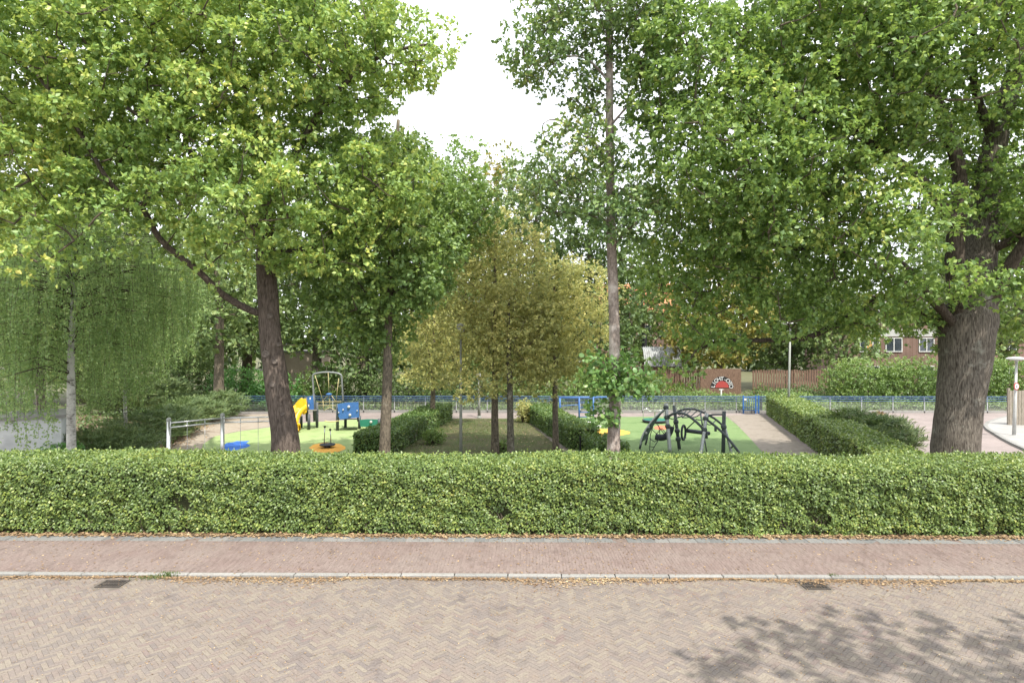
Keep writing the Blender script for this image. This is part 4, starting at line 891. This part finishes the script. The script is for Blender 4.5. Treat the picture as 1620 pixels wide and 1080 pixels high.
# ------------------------------------------------------------------ playground, left side
# steel post frame with twin top rails and thin ropes
t = empty('rope_climber', gx(352, 19)); tag(t, 'polished steel post frame with twin top rails and thin ropes behind the hedge', 'play frame')
PT = [(267, 665, 18.0), (352, 657.5, 19.1), (437, 655.5, 19.4)]
tops = []
for px, py, d in PT:
    a = at(px, py, d); g_ = Vector((a.x, a.y, 0)); tops.append(a)
    mb = MB(); mb.tube([g_, a], .058, 14); p_ = mb.build('post', M['steel'], t)
    mb = MB(); mb.ball(a+Vector((0, 0, .02)), .07); mb.build('cap', M['lamp_grey'], p_)
for a, b in zip(tops[:-1], tops[1:]):
    for dz in (.07, .2):
        mb = MB(); mb.tube([a-Vector((0, 0, dz)), b-Vector((0, 0, dz))], .022, 8); mb.build('rail', M['steel'], t)
    for u in (.33, .66):
        q = a*(1-u)+b*u
        mb = MB(); mb.tube([q-Vector((0, 0, .07)), q-Vector((0, 0, .24))], .014, 6); mb.tube([q-Vector((0, 0, .24)), Vector((q.x, q.y, .02))], .006, 5); mb.build('rope', M['galv'], t)
# combination tower with slide
U = lambda x, y, d=31.5: at(440+x/7.2, 580+y/7.2, d)
tw = empty('climbing_tower', gr(505, 678)); tag(tw, 'climbing tower with yellow slide, blue panels and rope arch on the pale turf', 'play tower')
for (x, yt, yb, dd) in ((263, 560, 695, 31.9), (320, 345, 560, 31.7), (350, 540, 716, 31.2), (404, 310, 560, 31.7), (443, 400, 686, 31.9), (676, 430, 724, 30.9), (767, 400, 690, 31.9), (905, 395, 560, 31.6), (927, 560, 692, 31.6)):
    a = U(x, yt, dd); g_ = Vector((U(x, yb, dd).x, U(x, yb, dd).y, 0)) if yb > 600 else U(x+12, 620, dd)
    mb = MB(); mb.tube([g_, a], .075, 10); mb.build('post', M['dark_post'], tw)
def board(name, pts, dd, mat, th=.04, par=None):
    mb = MB(); mb.prism([U(x, y, d_) for (x, y), d_ in zip(pts, dd)], (0, th, 0)); return mb.build(name, mat, par or tw)
p_ = board('side_panel', [(330, 345), (410, 325), (418, 480), (375, 495), (350, 470)], [31.2, 31.7, 31.7, 31.4, 31.2], M['blue_paint'])
for x, y in ((348, 440), (365, 360)): mb = MB(); mb.box(U(x, y, 31.15), (.06, .03, .1)); mb.build('bolt', M['white'], p_)
p_ = board('climbing_panel', [(676, 425), (760, 408), (912, 400), (922, 575), (705, 598), (684, 560)], [30.7]*6, M['blue_paint'], .05)
for x, y, r in ((805, 455, .1), (818, 548, .1), (690, 520, .05), (900, 500, .05), (740, 490, .06)):
    mb = MB(); mb.ball(U(x, y, 30.66), r*.7, 8); mb.build('climbing_hold', M['panel_white'], p_)
mb = MB(); mb.prism([U(340, 500, 31.2), U(440, 500, 31.2), U(440, 500, 32.4), U(300, 500, 32.4)], (0, 0, .06)); mb.build('platform', M['concrete'], tw)
mb = MB(); mb.prism([U(680, 600, 30.9), U(920, 600, 30.9), U(920, 600, 32), U(760, 600, 32)], (0, 0, .05)); mb.build('platform', M['dark_post'], tw)
mb = MB(); mb.tube(smooth_path([U(405, 330, 31.7), U(398, 200, 31.7), U(393, 120, 31.7), U(405, 88, 31.7), U(450, 72, 31.7), U(540, 62, 31.7), U(640, 68, 31.7), U(700, 82, 31.7), U(722, 110, 31.7), U(730, 220, 31.7), U(740, 400, 31.8)], 5), .045, 10); mb.build('arch', M['dark_galv'], tw)
mb = MB()
for a, b in (((420, 95), (510, 385)), ((690, 130), (660, 400)), ((570, 65), (580, 310)), ((585, 320), (590, 460)), ((510, 385), (520, 500)), ((440, 400), (720, 395)), ((450, 440), (700, 440)), ((510, 385), (590, 300)), ((660, 400), (590, 300)), ((590, 460), (520, 500)), ((590, 460), (660, 500))):
    mb.tube([U(*a, 31.6), U(*b, 31.6)], .013, 6)
mb.build('rope', M['rope'], tw)
mb = MB(); mb.lathe(U(580, 315, 31.6), [(.02, -.05), (.14, -.03), (.16, .03), (.05, .07)], 16); mb.build('rope_seat', M['blue_paint'], tw)
p_ = board('low_panel', [(930, 605), (1010, 596), (1140, 600), (1145, 680), (1060, 688), (935, 680)], [31.2]*6, M['green_panel'], .05)
mb = MB(); mb.ball(U(1058, 628, 31.15), .07, 8); mb.build('climbing_hold', M['panel_white'], p_)
mb = MB(); mb.tube([U(1150, 590, 31.2), Vector((U(1150, 690, 31.2).x, U(1150, 690, 31.2).y, 0))], .07, 10); mb.build('post', M['dark_post'], tw)
mb = MB(); mb.tube(smooth_path([U(530, 615, 30.8), U(600, 625, 30.8), U(690, 615, 30.8)], 5), .03, 6); mb.build('balance_rope', M['rope'], tw)
# slide: a channel swept along a curve, with a hood at the top
sl = [U(300, 470, 31.4), U(270, 490, 31.3), U(235, 520, 31.1), U(200, 580, 30.9), U(180, 650, 30.7), U(172, 720, 30.5), U(168, 752, 30.2)]
sp_ = smooth_path(sl, 5); mb = MB(); prof = [(-.34, .24), (-.3, .02), (-.2, -.06), (0, -.09), (.2, -.06), (.3, .02), (.34, .24), (.30, .24), (.25, .03), (.18, -.02), (0, -.05), (-.18, -.02), (-.25, .03), (-.30, .24)]
vs_, fs_ = [], []
for i, p in enumerate(sp_):
    t_ = (sp_[min(i+1, len(sp_)-1)]-sp_[max(i-1, 0)]).normalized(); side = Vector((.75, -.66, 0)); side = (side-t_*side.dot(t_)).normalized(); nn = side.cross(t_); nn = nn if nn.z > 0 else -nn
    for u, v in prof: vs_.append(p+side*u*1.3+nn*v*1.1)
k = len(prof)
for i in range(len(sp_)-1):
    for j in range(k): fs_.append((i*k+j, i*k+(j+1) % k, (i+1)*k+(j+1) % k, (i+1)*k+j))
mb.add(vs_, fs_, True); sld = mb.build('slide', M['yellow'], tw)
mb = MB(); mb.prism([U(x, y, 31.0) for x, y in ((195, 420), (225, 385), (255, 358), (268, 372), (296, 362), (308, 430), (306, 520), (285, 545), (268, 500), (240, 470), (205, 468))], (.05, .12, 0)); mb.build('slide_hood', M['yellow'], sld)
# spinner on the left orange patch
b = gr(518, 708); t = empty('spinner', b); tag(t, 'small standing spinner with two handle rods on the left orange patch', 'play spinner')
mb = MB(); mb.lathe(b+Vector((0, 0, .08)), [(.12, -.08), (.12, 0), (.3, .02), (.33, .06), (.28, .09)], 24); mb.build('disc', M['rubber'], t)
for dx, hh in ((-.12, .72), (.13, .6)):
    mb = MB(); mb.tube([b+Vector((dx*1.1, 0, .15)), b+Vector((dx, 0, .15+hh*.6)), b+Vector((dx*.9, 0, .15+hh))], .02, 8); p_ = mb.build('handle_rod', M['steel'], t)
    mb = MB(); mb.ball(b+Vector((dx*.9, 0, .15+hh)), .05, 8); mb.build('grip', M['black'], p_)

# ------------------------------------------------------------------ playground, right side
# blue ladder bars
t = empty('ladder_bars', gr(928, 666)); tag(t, 'blue ladder bars standing on the green turf behind the seesaw', 'play bars')
V_ = lambda x, y, d=34.8: at(900+x/8.306, 600+y/8.306, d)
for x in (135, 322):
    a = V_(x, 235); mb = MB(); mb.tube([Vector((a.x, a.y, 0)), a], .045, 8); mb.build('post', M['blue_paint'], t)
for y in (305, 370, 430, 492):
    mb = MB(); mb.tube([V_(135, y), V_(322, y)], .025, 6); mb.build('rung', M['blue_paint'], t)
mb = MB(); mb.tube([V_(-120, 240), V_(500, 232)], .04, 8); mb.build('top_bar', M['blue_paint'], t)
a = V_(-118, 240); mb = MB(); mb.tube([Vector((a.x, a.y, 0)), a], .045, 8); mb.build('post', M['blue_paint'], t)
mb = MB(); mb.tube([V_(-118, 350), V_(135, 330)], .025, 6); mb.build('rung', M['blue_paint'], t)
# spring seesaw
b = gr(936, 687); t = empty('spring_seat', b); tag(t, 'twin-seat spring toy with plate seats on the right orange patch', 'spring toy')
mb = MB(); mb.tube([b+Vector((0, 0, 0)), b+Vector((0, 0, .5)), b+Vector((-.02, 0, .95))], [.06, .04, .03], 8); mb.build('post', M['galv'], t)
for dx, z in ((-.24, .58), (.26, .38)):
    mb = MB(); mb.lathe(b+Vector((dx, 0, z)), [(.19, -.02), (.2, 0), (.19, .03)], 18); mb.build('seat', M['panel_white'], t)
    mb = MB(); mb.tube(smooth_path([b+Vector((dx, 0, z-.01)), b+Vector((dx, 0, z-.22)), b+Vector((dx*.5, 0, z-.32)), b+Vector((0, 0, z-.25))], 4), .025, 6); mb.build('bracket', M['galv'], t)
# carousel
b = gr(1036, 668); t = empty('carousel', b); tag(t, 'round flat carousel with steel hoop handle at the back of the green turf', 'carousel')
mb = MB(); mb.lathe(b, [(.3, 0), (.3, .05), (.66, .07), (.68, .13), (.64, .16)], 30); mb.build('platform', M['rubber'], t)
mb = MB(); mb.lathe(b+Vector((0, 0, .162)), [(.62, 0), (.62, .008)], 30); mb.build('deck', M['green_panel'], t)
mb = MB(); mb.tube(smooth_path([b+Vector((-.63, 0, .1)), b+Vector((-.63, 0, .6)), b+Vector((-.55, 0, .72)), b+Vector((-.4, 0, .74)), b+Vector((-.3, 0, .62)), b+Vector((-.2, 0, .62)), b+Vector((0, 0, .62))], 4), .022, 8); mb.build('hoop_handle', M['steel'], t)
mb = MB(); mb.lathe(b+Vector((0, 0, .15)), [(.04, 0), (.04, .45), (.22, .47), (.22, .5), (.03, .52)], 16); mb.build('hand_wheel', M['steel'], t)
mb = MB(); mb.tube([b+Vector((.5, 0, .15)), b+Vector((.5, 0, .66)), b+Vector((0, 0, .64))], .02, 6); mb.build('hoop_handle', M['steel'], t)
# arched climbing frame
K = lambda x, y, d=24.5: at(990+x/7.714, 610+y/7.714, d)
t = empty('arched_climber', gr(1105, 722)); tag(t, 'dark arched climbing frame with leaf-shaped wing, nets and balance beam', 'climbing frame')
def bar(name, pts, r, mat=None, n=8, par=None, k=4):
    P_ = [K(*p) for p in pts]
    for q in P_: q.z = max(q.z, .0)
    mb = MB(); mb.tube(smooth_path(P_, k) if len(P_) > 2 else P_, r, n); return mb.build(name, mat or M['dark_post'], par or t)
def gk(x, y, d): q = K(x, y, d); return (x, 610*0+y, d)
P1 = bar('post', [(488, 215, 24.9), (515, 520, 24.8), (540, 830, 24.7)], .075, M['galv']); P2 = bar('post', [(588, 240, 25.9), (655, 775, 25.6)], .07, M['dark_post'])
P3 = bar('post', [(987, 335, 23.9), (950, 600, 23.8), (908, 900, 23.6)], .07, M['galv']); P4 = bar('post', [(1200, 308, 24.0), (1188, 900, 23.9)], .075)
for par, x, y, d in ((P1, 490, 265, 24.9), (P1, 503, 385, 24.85), (P1, 513, 495, 24.8), (P2, 612, 440, 25.8), (P2, 628, 550, 25.7), (P2, 640, 650, 25.65), (P3, 975, 400, 23.9), (P3, 958, 535, 23.85), (P4, 1195, 500, 23.95), (P4, 1188, 855, 23.9)):
    mb = MB(); mb.ball(K(x, y, d), .115, 8); mb.build('joint', M['dark_post'], par)
A_ = bar('arch', [(600, 335, 25.7), (690, 293, 25.5), (800, 282, 25.3), (900, 305, 25.1), (1000, 352, 24.9), (1100, 412, 24.8), (1190, 490, 24.7)], .045)
B_ = bar('arch', [(512, 378, 24.8), (580, 342, 24.6), (660, 332, 24.4), (745, 355, 24.2), (835, 418, 24.0), (900, 478, 23.9), (955, 537, 23.8)], .05)
C_ = bar('arch', [(985, 410, 24.0), (1090, 490, 23.9), (1200, 590, 23.7), (1300, 705, 23.5), (1380, 810, 23.4), (1440, 905, 23.3)], .05)
bar('leg', [(1205, 490, 24.2), (1250, 660, 24.1), (1297, 910, 24.0)], .05, M['galv']); bar('leg', [(960, 640, 24.4), (992, 850, 24.4)], .025)
bar('bar', [(1000, 375, 24.2), (1060, 352, 24.1), (1195, 350, 24.0)], .035); bar('bar', [(850, 425, 24.0), (740, 530, 25.0)], .022); bar('bar', [(910, 320, 25), (935, 480, 24)], .03)
for (x1, y1, x2, y2) in ((740, 300, 590, 392), (800, 288, 640, 380), (870, 305, 690, 388), (690, 300, 640, 345), (930, 330, 760, 372), (1000, 360, 860, 408), (1100, 415, 985, 465)):
    bar('rung', [(x1, y1, 25.2), ((x1+x2)/2, (y1+y2)/2+32, 24.8), (x2, y2, 24.4)], .022)
bar('rung', [(530, 390, 24.8), (570, 408, 25.2), (610, 400, 25.7)], .022); bar('rung', [(1275, 765, 24.1), (1322, 725, 23.5)], .03); bar('rung', [(1215, 880, 23.9), (1280, 812, 24.1)], .03); bar('handle', [(1095, 500, 23.9), (1095, 555, 23.9)], .05)
# leaf-shaped wing
out = [(485, 275), (420, 325), (355, 390), (300, 450), (260, 510), (220, 585), (195, 640), (180, 700)]; inn = [(190, 690), (240, 655), (270, 610), (300, 550), (340, 480), (385, 410), (430, 345), (488, 295)]
mb = MB(); mb.prism([K(x, y, 25.2) for x, y in out+inn], (.03, .06, 0)); w_ = mb.build('wing_panel', M['green_dark'], t)
for x, y in ((278, 500), (250, 575)): mb = MB(); mb.ball(K(x, y, 25.15), .05, 6); mb.build('hold', M['panel_white'], w_)
bar('leg', [(190, 680, 25.2), (170, 770, 25.1)], .045); bar('leg', [(270, 600, 25.6), (240, 722, 25.6)], .04); bar('wing_edge', [(487, 272, 25.15), (355, 388, 25.15), (258, 510, 25.15), (193, 640, 25.15), (172, 765, 25.15)], .035, M['galv'])
# bucket seat, ring, beam
bar('bucket_seat', [(365, 620, 25.4), (430, 632, 25.3), (490, 615, 25.2), (535, 565, 25.2), (555, 495, 25.2)], .13, M['rubber'], 10)
rc = K(705, 570, 25.2); mb = MB(); mb.tube([rc+Vector((.13*math.cos(a)*1.0, .2*math.cos(a), .29*math.sin(a))) for a in [2*math.pi*k/24 for k in range(25)]], .045, 8); mb.build('ring', M['rubber'], t)
bar('balance_beam', [(735, 545, 25.6), (870, 562, 25.9), (1015, 580, 26.2)], .085, M['rubber'], 10); bar('leg', [(985, 580, 26.1), (985, 640, 26.1)], .06)
mb = MB()
for a, b in (((300, 590), (290, 830)), ((400, 655), (300, 830)), ((300, 650), (350, 682)), ((350, 682), (405, 655)), ((280, 740), (350, 745)), ((315, 530), (380, 590)), ((360, 440), (470, 590)), ((370, 590), (440, 520)), ((440, 520), (490, 580)), ((330, 500), (300, 600)), ((600, 440), (560, 560)), ((650, 775), (590, 868)), ((500, 640), (515, 680)), ((420, 620), (400, 480))):
    mb.tube([K(*a, 25.2), K(*b, 25.2)], .016, 5)
mb.build('net', M['rope_dark'], t)

# ------------------------------------------------------------------ beyond the railing: shed, fences, mural, houses
def plank_row(t, pA, pB, z0, z1, w, mat, gap=.06, th=.03):
    e = pB-pA; n = int(e.length/(w+gap)); a = math.atan2(e.y, e.x)
    for k in range(n):
        q = pA+e*((k+.5)/n); zz = z1+random.uniform(-.05, .05)
        mb = MB(); mb.box((q.x, q.y+random.uniform(-.012, .012), (z0+zz)/2), (w, th, zz-z0), a); mb.build('plank', mat, t)
    for z in (z0+.3, z1-.2):
        mb = MB(); q = (pA+pB)/2; mb.box((q.x, q.y+.05, z), (e.length, .05, .1), a); mb.build('rail', mat, t)
a, b = gx(1190, 52), gx(1312, 52); t = empty('plank_fence', (a+b)/2); tag(t, 'brown upright plank fence in the back, right of the mural', 'fence'); plank_row(t, a, b, .1, 2.05, .15, M['wood_brown'])
a, b = gx(1020, 53), gx(1126, 53); t = empty('plank_fence', (a+b)/2); tag(t, 'brown plank fence in the back, under the corrugated roof', 'fence'); plank_row(t, a, b, .1, 2.0, .15, M['wood_brown'])
# mural wall
a, b = gx(1118, 51.5), gx(1163, 51.5); t = empty('mural_wall', (a+b)/2); tag(t, 'wooden wall with painted arch of white letters over a red fan', 'wall')
mb = MB(); mb.box(((a.x+b.x)/2, a.y+.1, 1.1), (b.x-a.x+1.0, .1, 2.1)); mb.build('boarding', M['wood_brown'], t)
q = Vector((gx(1143, 51.4).x, a.y+.03, 0)); z0 = 4.4-(613.5-540)*51.4/F; r1 = .95
mb = MB(); mb.prism([(q.x+r1*math.cos(math.pi*k/18), q.y, z0+r1*math.sin(math.pi*k/18)) for k in range(19)], (0, .02, 0)); mb.build('painted_arch', M['black'], t)
mb = MB(); mb.prism([(q.x+.55*math.cos(math.pi*k/18), q.y-.006, z0+.02+.55*math.sin(math.pi*k/18)) for k in range(19)], (0, .005, 0)); mb.build('painted_fan', M['red'], t)
for i, ch in enumerate('LIGHT-OTO'):
    an = math.pi*(1-(i+.5)/9); cu = bpy.data.curves.new('letter', 'FONT'); cu.body = ch; cu.size = .46; cu.align_x = 'CENTER'; cu.align_y = 'CENTER'; cu.extrude = .004; cu.materials.append(M['white'])
    o = bpy.data.objects.new('letter', cu); COL.objects.link(o); o.parent = t; o.matrix_parent_inverse = Matrix.Translation(t.location).inverted()
    o.location = (q.x+.74*math.cos(an), q.y-.01, z0+.74*math.sin(an)); o.rotation_euler = (math.pi/2, 0, 0); o.rotation_euler = (Matrix.Rotation(-(an-math.pi/2), 3, 'Y') @ Matrix.Rotation(math.pi/2, 3, 'X')).to_euler()
# shed with corrugated barrel roof
a, b = gx(1019, 56), gx(1078, 56); t = empty('shed', (a+b)/2); tag(t, 'shed with rounded grey corrugated roof behind the back fence', 'shed')
mb = MB(); mb.box(((a.x+b.x)/2, a.y+1.6, 1.1), (b.x-a.x-.2, 3, 2.2)); mb.build('wall', M['wood_brown'], t)
n = 72; vs_, fs_ = [], []
for i in range(n+1):
    x = a.x+(b.x-a.x)*i/n; w2 = .045*math.cos(i*math.pi/2.0)
    for j in range(11):
        an = math.pi*.5*j/10; vs_.append((x, a.y+1.3-1.35*math.cos(an)*(1+w2), 2.15+1.75*math.sin(an)*(1+w2)))
    for j in range(10):
        if i < n: fs_.append((i*11+j, (i+1)*11+j, (i+1)*11+j+1, i*11+j+1))
mb = MB(); mb.add(vs_, fs_, False); rf = mb.build('corrugated_roof', M['corrugated'], t)
mb = MB(); mb.box((a.x+.35, a.y+1.6, 4.3), (.4, .4, 1.1)); mb.lathe((a.x+.35, a.y+1.6, 4.85), [(.26, 0), (.2, .12), (.05, .3)], 12); mb.build('chimney', M['black'], t)
# terrace of houses
def window(t, cx, y, z0, z1, w, panes, curtain=False):
    mb = MB(); fw = .09
    mb.box((cx, y, z0+fw/2), (w, .12, fw)); mb.box((cx, y, z1-fw/2), (w, .12, fw))
    for k in range(panes+1): mb.box((cx-w/2+fw/2+(w-fw)*k/panes, y, (z0+z1)/2), (fw, .118, z1-z0-2*fw))
    f = mb.build('window', M['white'], t)
    for k in range(panes):
        pw = (w-fw)/panes
        mb = MB(); mb.box((cx-w/2+fw/2+pw*(k+.5), y+.02, (z0+z1)/2), (pw-fw-.004, .02, z1-z0-2*fw-.004)); mb.build('pane', M['curtain'] if curtain and k == panes//2 else M['glass'], f)
d = 66; yb = d
A_, B_ = gx(1325, d), gx(1720, d); t = empty('terraced_house', ((A_.x+B_.x)/2, yb+4, 0)); tag(t, 'brick apartment row with white window bands behind the right oak', 'building')
mb = MB(); mb.box(((A_.x+B_.x)/2, yb+4, 4.6), (B_.x-A_.x, 8, 9.2)); mb.build('wall', M['house_brick'], t)
for z in (4.95, 7.95):
    mb = MB(); mb.box(((A_.x+B_.x)/2, yb-.03, z+.35), (B_.x-A_.x, .1, .75)); mb.build('panel_band', M['panel_white'], t)
mb = MB(); mb.box(((A_.x+B_.x)/2, yb+4, 9.32), (B_.x-A_.x+.5, 8.6, .24)); mb.build('roof', M['concrete'], t)
xs = [(1372, 2.1, 3, True), (1410, 1.75, 2, False), (1461, 1.6, 2, False), (1500, 1.75, 2, False), (1545, 1.7, 2, False), (1584, 2.3, 3, False), (1632, 1.8, 2, False)]
for f_ in range(3):
    for px, w, pn, cu in xs: window(t, gx(px, d).x, yb-.03, .45+f_*2.95-.0+(.0 if f_ == 0 else -.1), 1.85+f_*2.95, w, pn, cu and f_ == 1)
# house with an orange roof in the centre, pale gable behind the leaning oak
c = gx(1005, 78); t = empty('brick_house', c); tag(t, 'house with orange tiled roof glimpsed behind the alder trunk', 'house')
mb = MB(); mb.box((c.x, c.y+4, 4), (11, 8, 8)); mb.build('wall', M['house_brick'], t)
mb = MB(); mb.prism([(c.x-5.8, c.y-.5, 8), (c.x-5.8, c.y+8.5, 8), (c.x-5.8, c.y+4, 12)], (11.6, 0, 0)); mb.build('roof', M['roof_orange'], t)
for k in range(4): window(t, c.x-3.8+k*2.5, c.y-.03, 5, 6.5, 1.5, 2)
c = gx(462, 50); t = empty('gable_house', c); tag(t, 'plain pale brick wall glimpsed just right of the leaning oak trunk', 'house')
mb = MB(); mb.box((c.x, c.y+3, 1.75), (3.6, 6, 3.5)); mb.build('wall', M['beige_brick'], t)
mb = MB(); mb.box((c.x, c.y+3, 3.58), (3.9, 6.3, .15)); mb.build('roof', M['concrete'], t)

# ------------------------------------------------------------------ small things on the street
for gi, (g_, lab) in enumerate(zip(GRATES, ('cast iron drain grate in the gutter at left beside the weed tuft', 'cast iron drain grate in the gutter at right choked with leaves'))):
    t = empty('drain_grate', (g_.x, g_.y, 0)); tag(t, lab, 'drain', 'gutter drains')
    mb = MB(); W_, D_ = .44, .34
    mb.box((g_.x, g_.y-D_/2+.02, 0), (W_, .04, .02)); mb.box((g_.x, g_.y+D_/2-.02, 0), (W_, .04, .02)); mb.box((g_.x-W_/2+.02, g_.y, 0), (.04, D_-.08, .02)); mb.box((g_.x+W_/2-.02, g_.y, 0), (.04, D_-.08, .02)); mb.box((g_.x, g_.y, 0), (W_-.08, .03, .018)); mb.build('frame', M['iron'], t)
    mb = MB(); mb.box((g_.x, g_.y, -.002), (W_-.07, D_-.07, .002)); mb.build('pit_dark_plate', M['black'], t)  # flat black plate; the dark of the hollow is put into its colour
    for k in range(7):
        for s_ in (-1, 1):
            mb = MB(); mb.box((g_.x-W_/2+.075+k*.048, g_.y+s_*.071, .001), (.02, .108, .016)); mb.build('bar', M['iron'], t)
def tuft(name, label, c, n, r, h):
    p = np.array([(c.x, c.y, c.z)])+RNG.normal(size=(n, 3))*np.array([r, r*.35, 0]); d_ = unit(np.stack([RNG.normal(size=n)*.6, RNG.normal(size=n)*.6, np.ones(n)], 1))
    o = leaves(name, p, d_, rand_dirs(n), h*(.5+.8*RNG.random(n)), 'needle', M['grass']); tag(o, label, 'weed', 'weeds in the gutter'); return o
c = gr(266, 911); tuft('gutter_grass', 'bright green grass tuft in the gutter near the left drain', c, 260, .09, .085)['kind'] = 'stuff'
c = gr(240, 914); tuft('gutter_grass', 'thin flat grass patch trailing left of the bright tuft by the left drain', c, 260, .16, .06)['kind'] = 'stuff'
c = gr(1320, 914); tuft('weed_tuft', 'tiny weed in the gutter just right of the right drain', c, 120, .04, .08)
# fallen leaves
def litter(name, label, P, s0, s1):
    n = len(P); a = RNG.uniform(0, 6.283, n); d_ = np.stack([np.cos(a), np.sin(a), RNG.normal(size=n)*.18], 1); nr = unit(np.array([0, 0, 1.0])+RNG.normal(size=(n, 3))*.22)
    o = leaves(name, P, d_, nr, RNG.uniform(s0, s1, n), 'hex', M['litter']); tag(o, label, 'leaf litter', kind='stuff'); return o
n = 5200; x = RNG.uniform(-14, 14, n); y = SLAB_Y1+.02+np.abs(RNG.normal(size=n))*.1-.12*(RNG.random(n) < .25); litter('fallen_leaves', 'dry brown leaves drifted along the foot of the front hedge', np.stack([x, y, WZ+.004+RNG.random(n)*.03], 1), .035, .085)
n = 9500; x = RNG.uniform(-12.5, 12.5, n); y = KERB_Y0-.015-np.abs(RNG.normal(size=n))*.1*(1+.9*np.sin(x*1.1+.6)+.5*np.sin(x*2.9)); litter('fallen_leaves', 'tan leaf crumbs gathered in the gutter along the kerb', np.stack([x, np.minimum(y, KERB_Y0-.01), .004+RNG.random(n)*.018], 1), .015, .05)
n = 4200; x = RNG.uniform(-12.5, 12.5, n); y = RNG.uniform(KERB_Y0+.01, SLAB_Y1, n); kp = RNG.random(n) < .45+.5*wave(x*.7, y*1.1); x, y = x[kp], y[kp]; n = len(x); litter('fallen_leaves', 'leaf crumbs scattered over the red pavement', np.stack([x, y, np.full(n, WZ+.008)], 1), .012, .05)
n = 9500; x = RNG.uniform(-11, 11, n); y = KERB_Y0-.05-3.7*RNG.random(n)**2.2; litter('fallen_leaves', 'small yellow leaf bits scattered over the road', np.stack([x, y, np.full(n, .007)], 1), .008, .028)
n = 2600; u = RNG.random(n); A_, B_ = gr(235, 712), gr(332, 657); P = np.outer(1-u, np.array(A_))+np.outer(u, np.array(B_)); P[:, 0] += .1+np.abs(RNG.normal(size=n))*.45; P[:, 2] = .012+RNG.random(n)*.02; litter('fallen_leaves', 'brown leaves banked along the sand path edging', P, .06, .12)
n = 1500; P = np.stack([RNG.uniform(-9, 1.8, n)*1.0, RNG.uniform(23, 35, n), np.full(n, .018)], 1); P = P[(P[:, 0] > -4.6) & (P[:, 0] < 2.2)]; litter('fallen_leaves', 'fallen leaves sprinkled over the shaded lawn', P, .04, .09)
# short grass on the lawn
n = 22000; y = RNG.uniform(20, 35.1, n); x = RNG.uniform(0, 1, n); xl = -4.7+(y-24)*.085; xr = 2.0-(y-25)*.15; x = xl+(xr-xl)*x
kp = wave(x*.8, y*.6) + .35*RNG.normal(size=n) > -.15; x, y = x[kp], y[kp]; n = len(x)
o = leaves('grass', np.stack([x, y, np.full(n, .014)], 1), unit(np.stack([RNG.normal(size=n)*.6, RNG.normal(size=n)*.6, np.ones(n)], 1)), rand_dirs(n), .07*(.5+.9*RNG.random(n)), 'needle', M['grass']); tag(o, 'thin patchy grass of the shaded lawn', 'grass', kind='stuff')
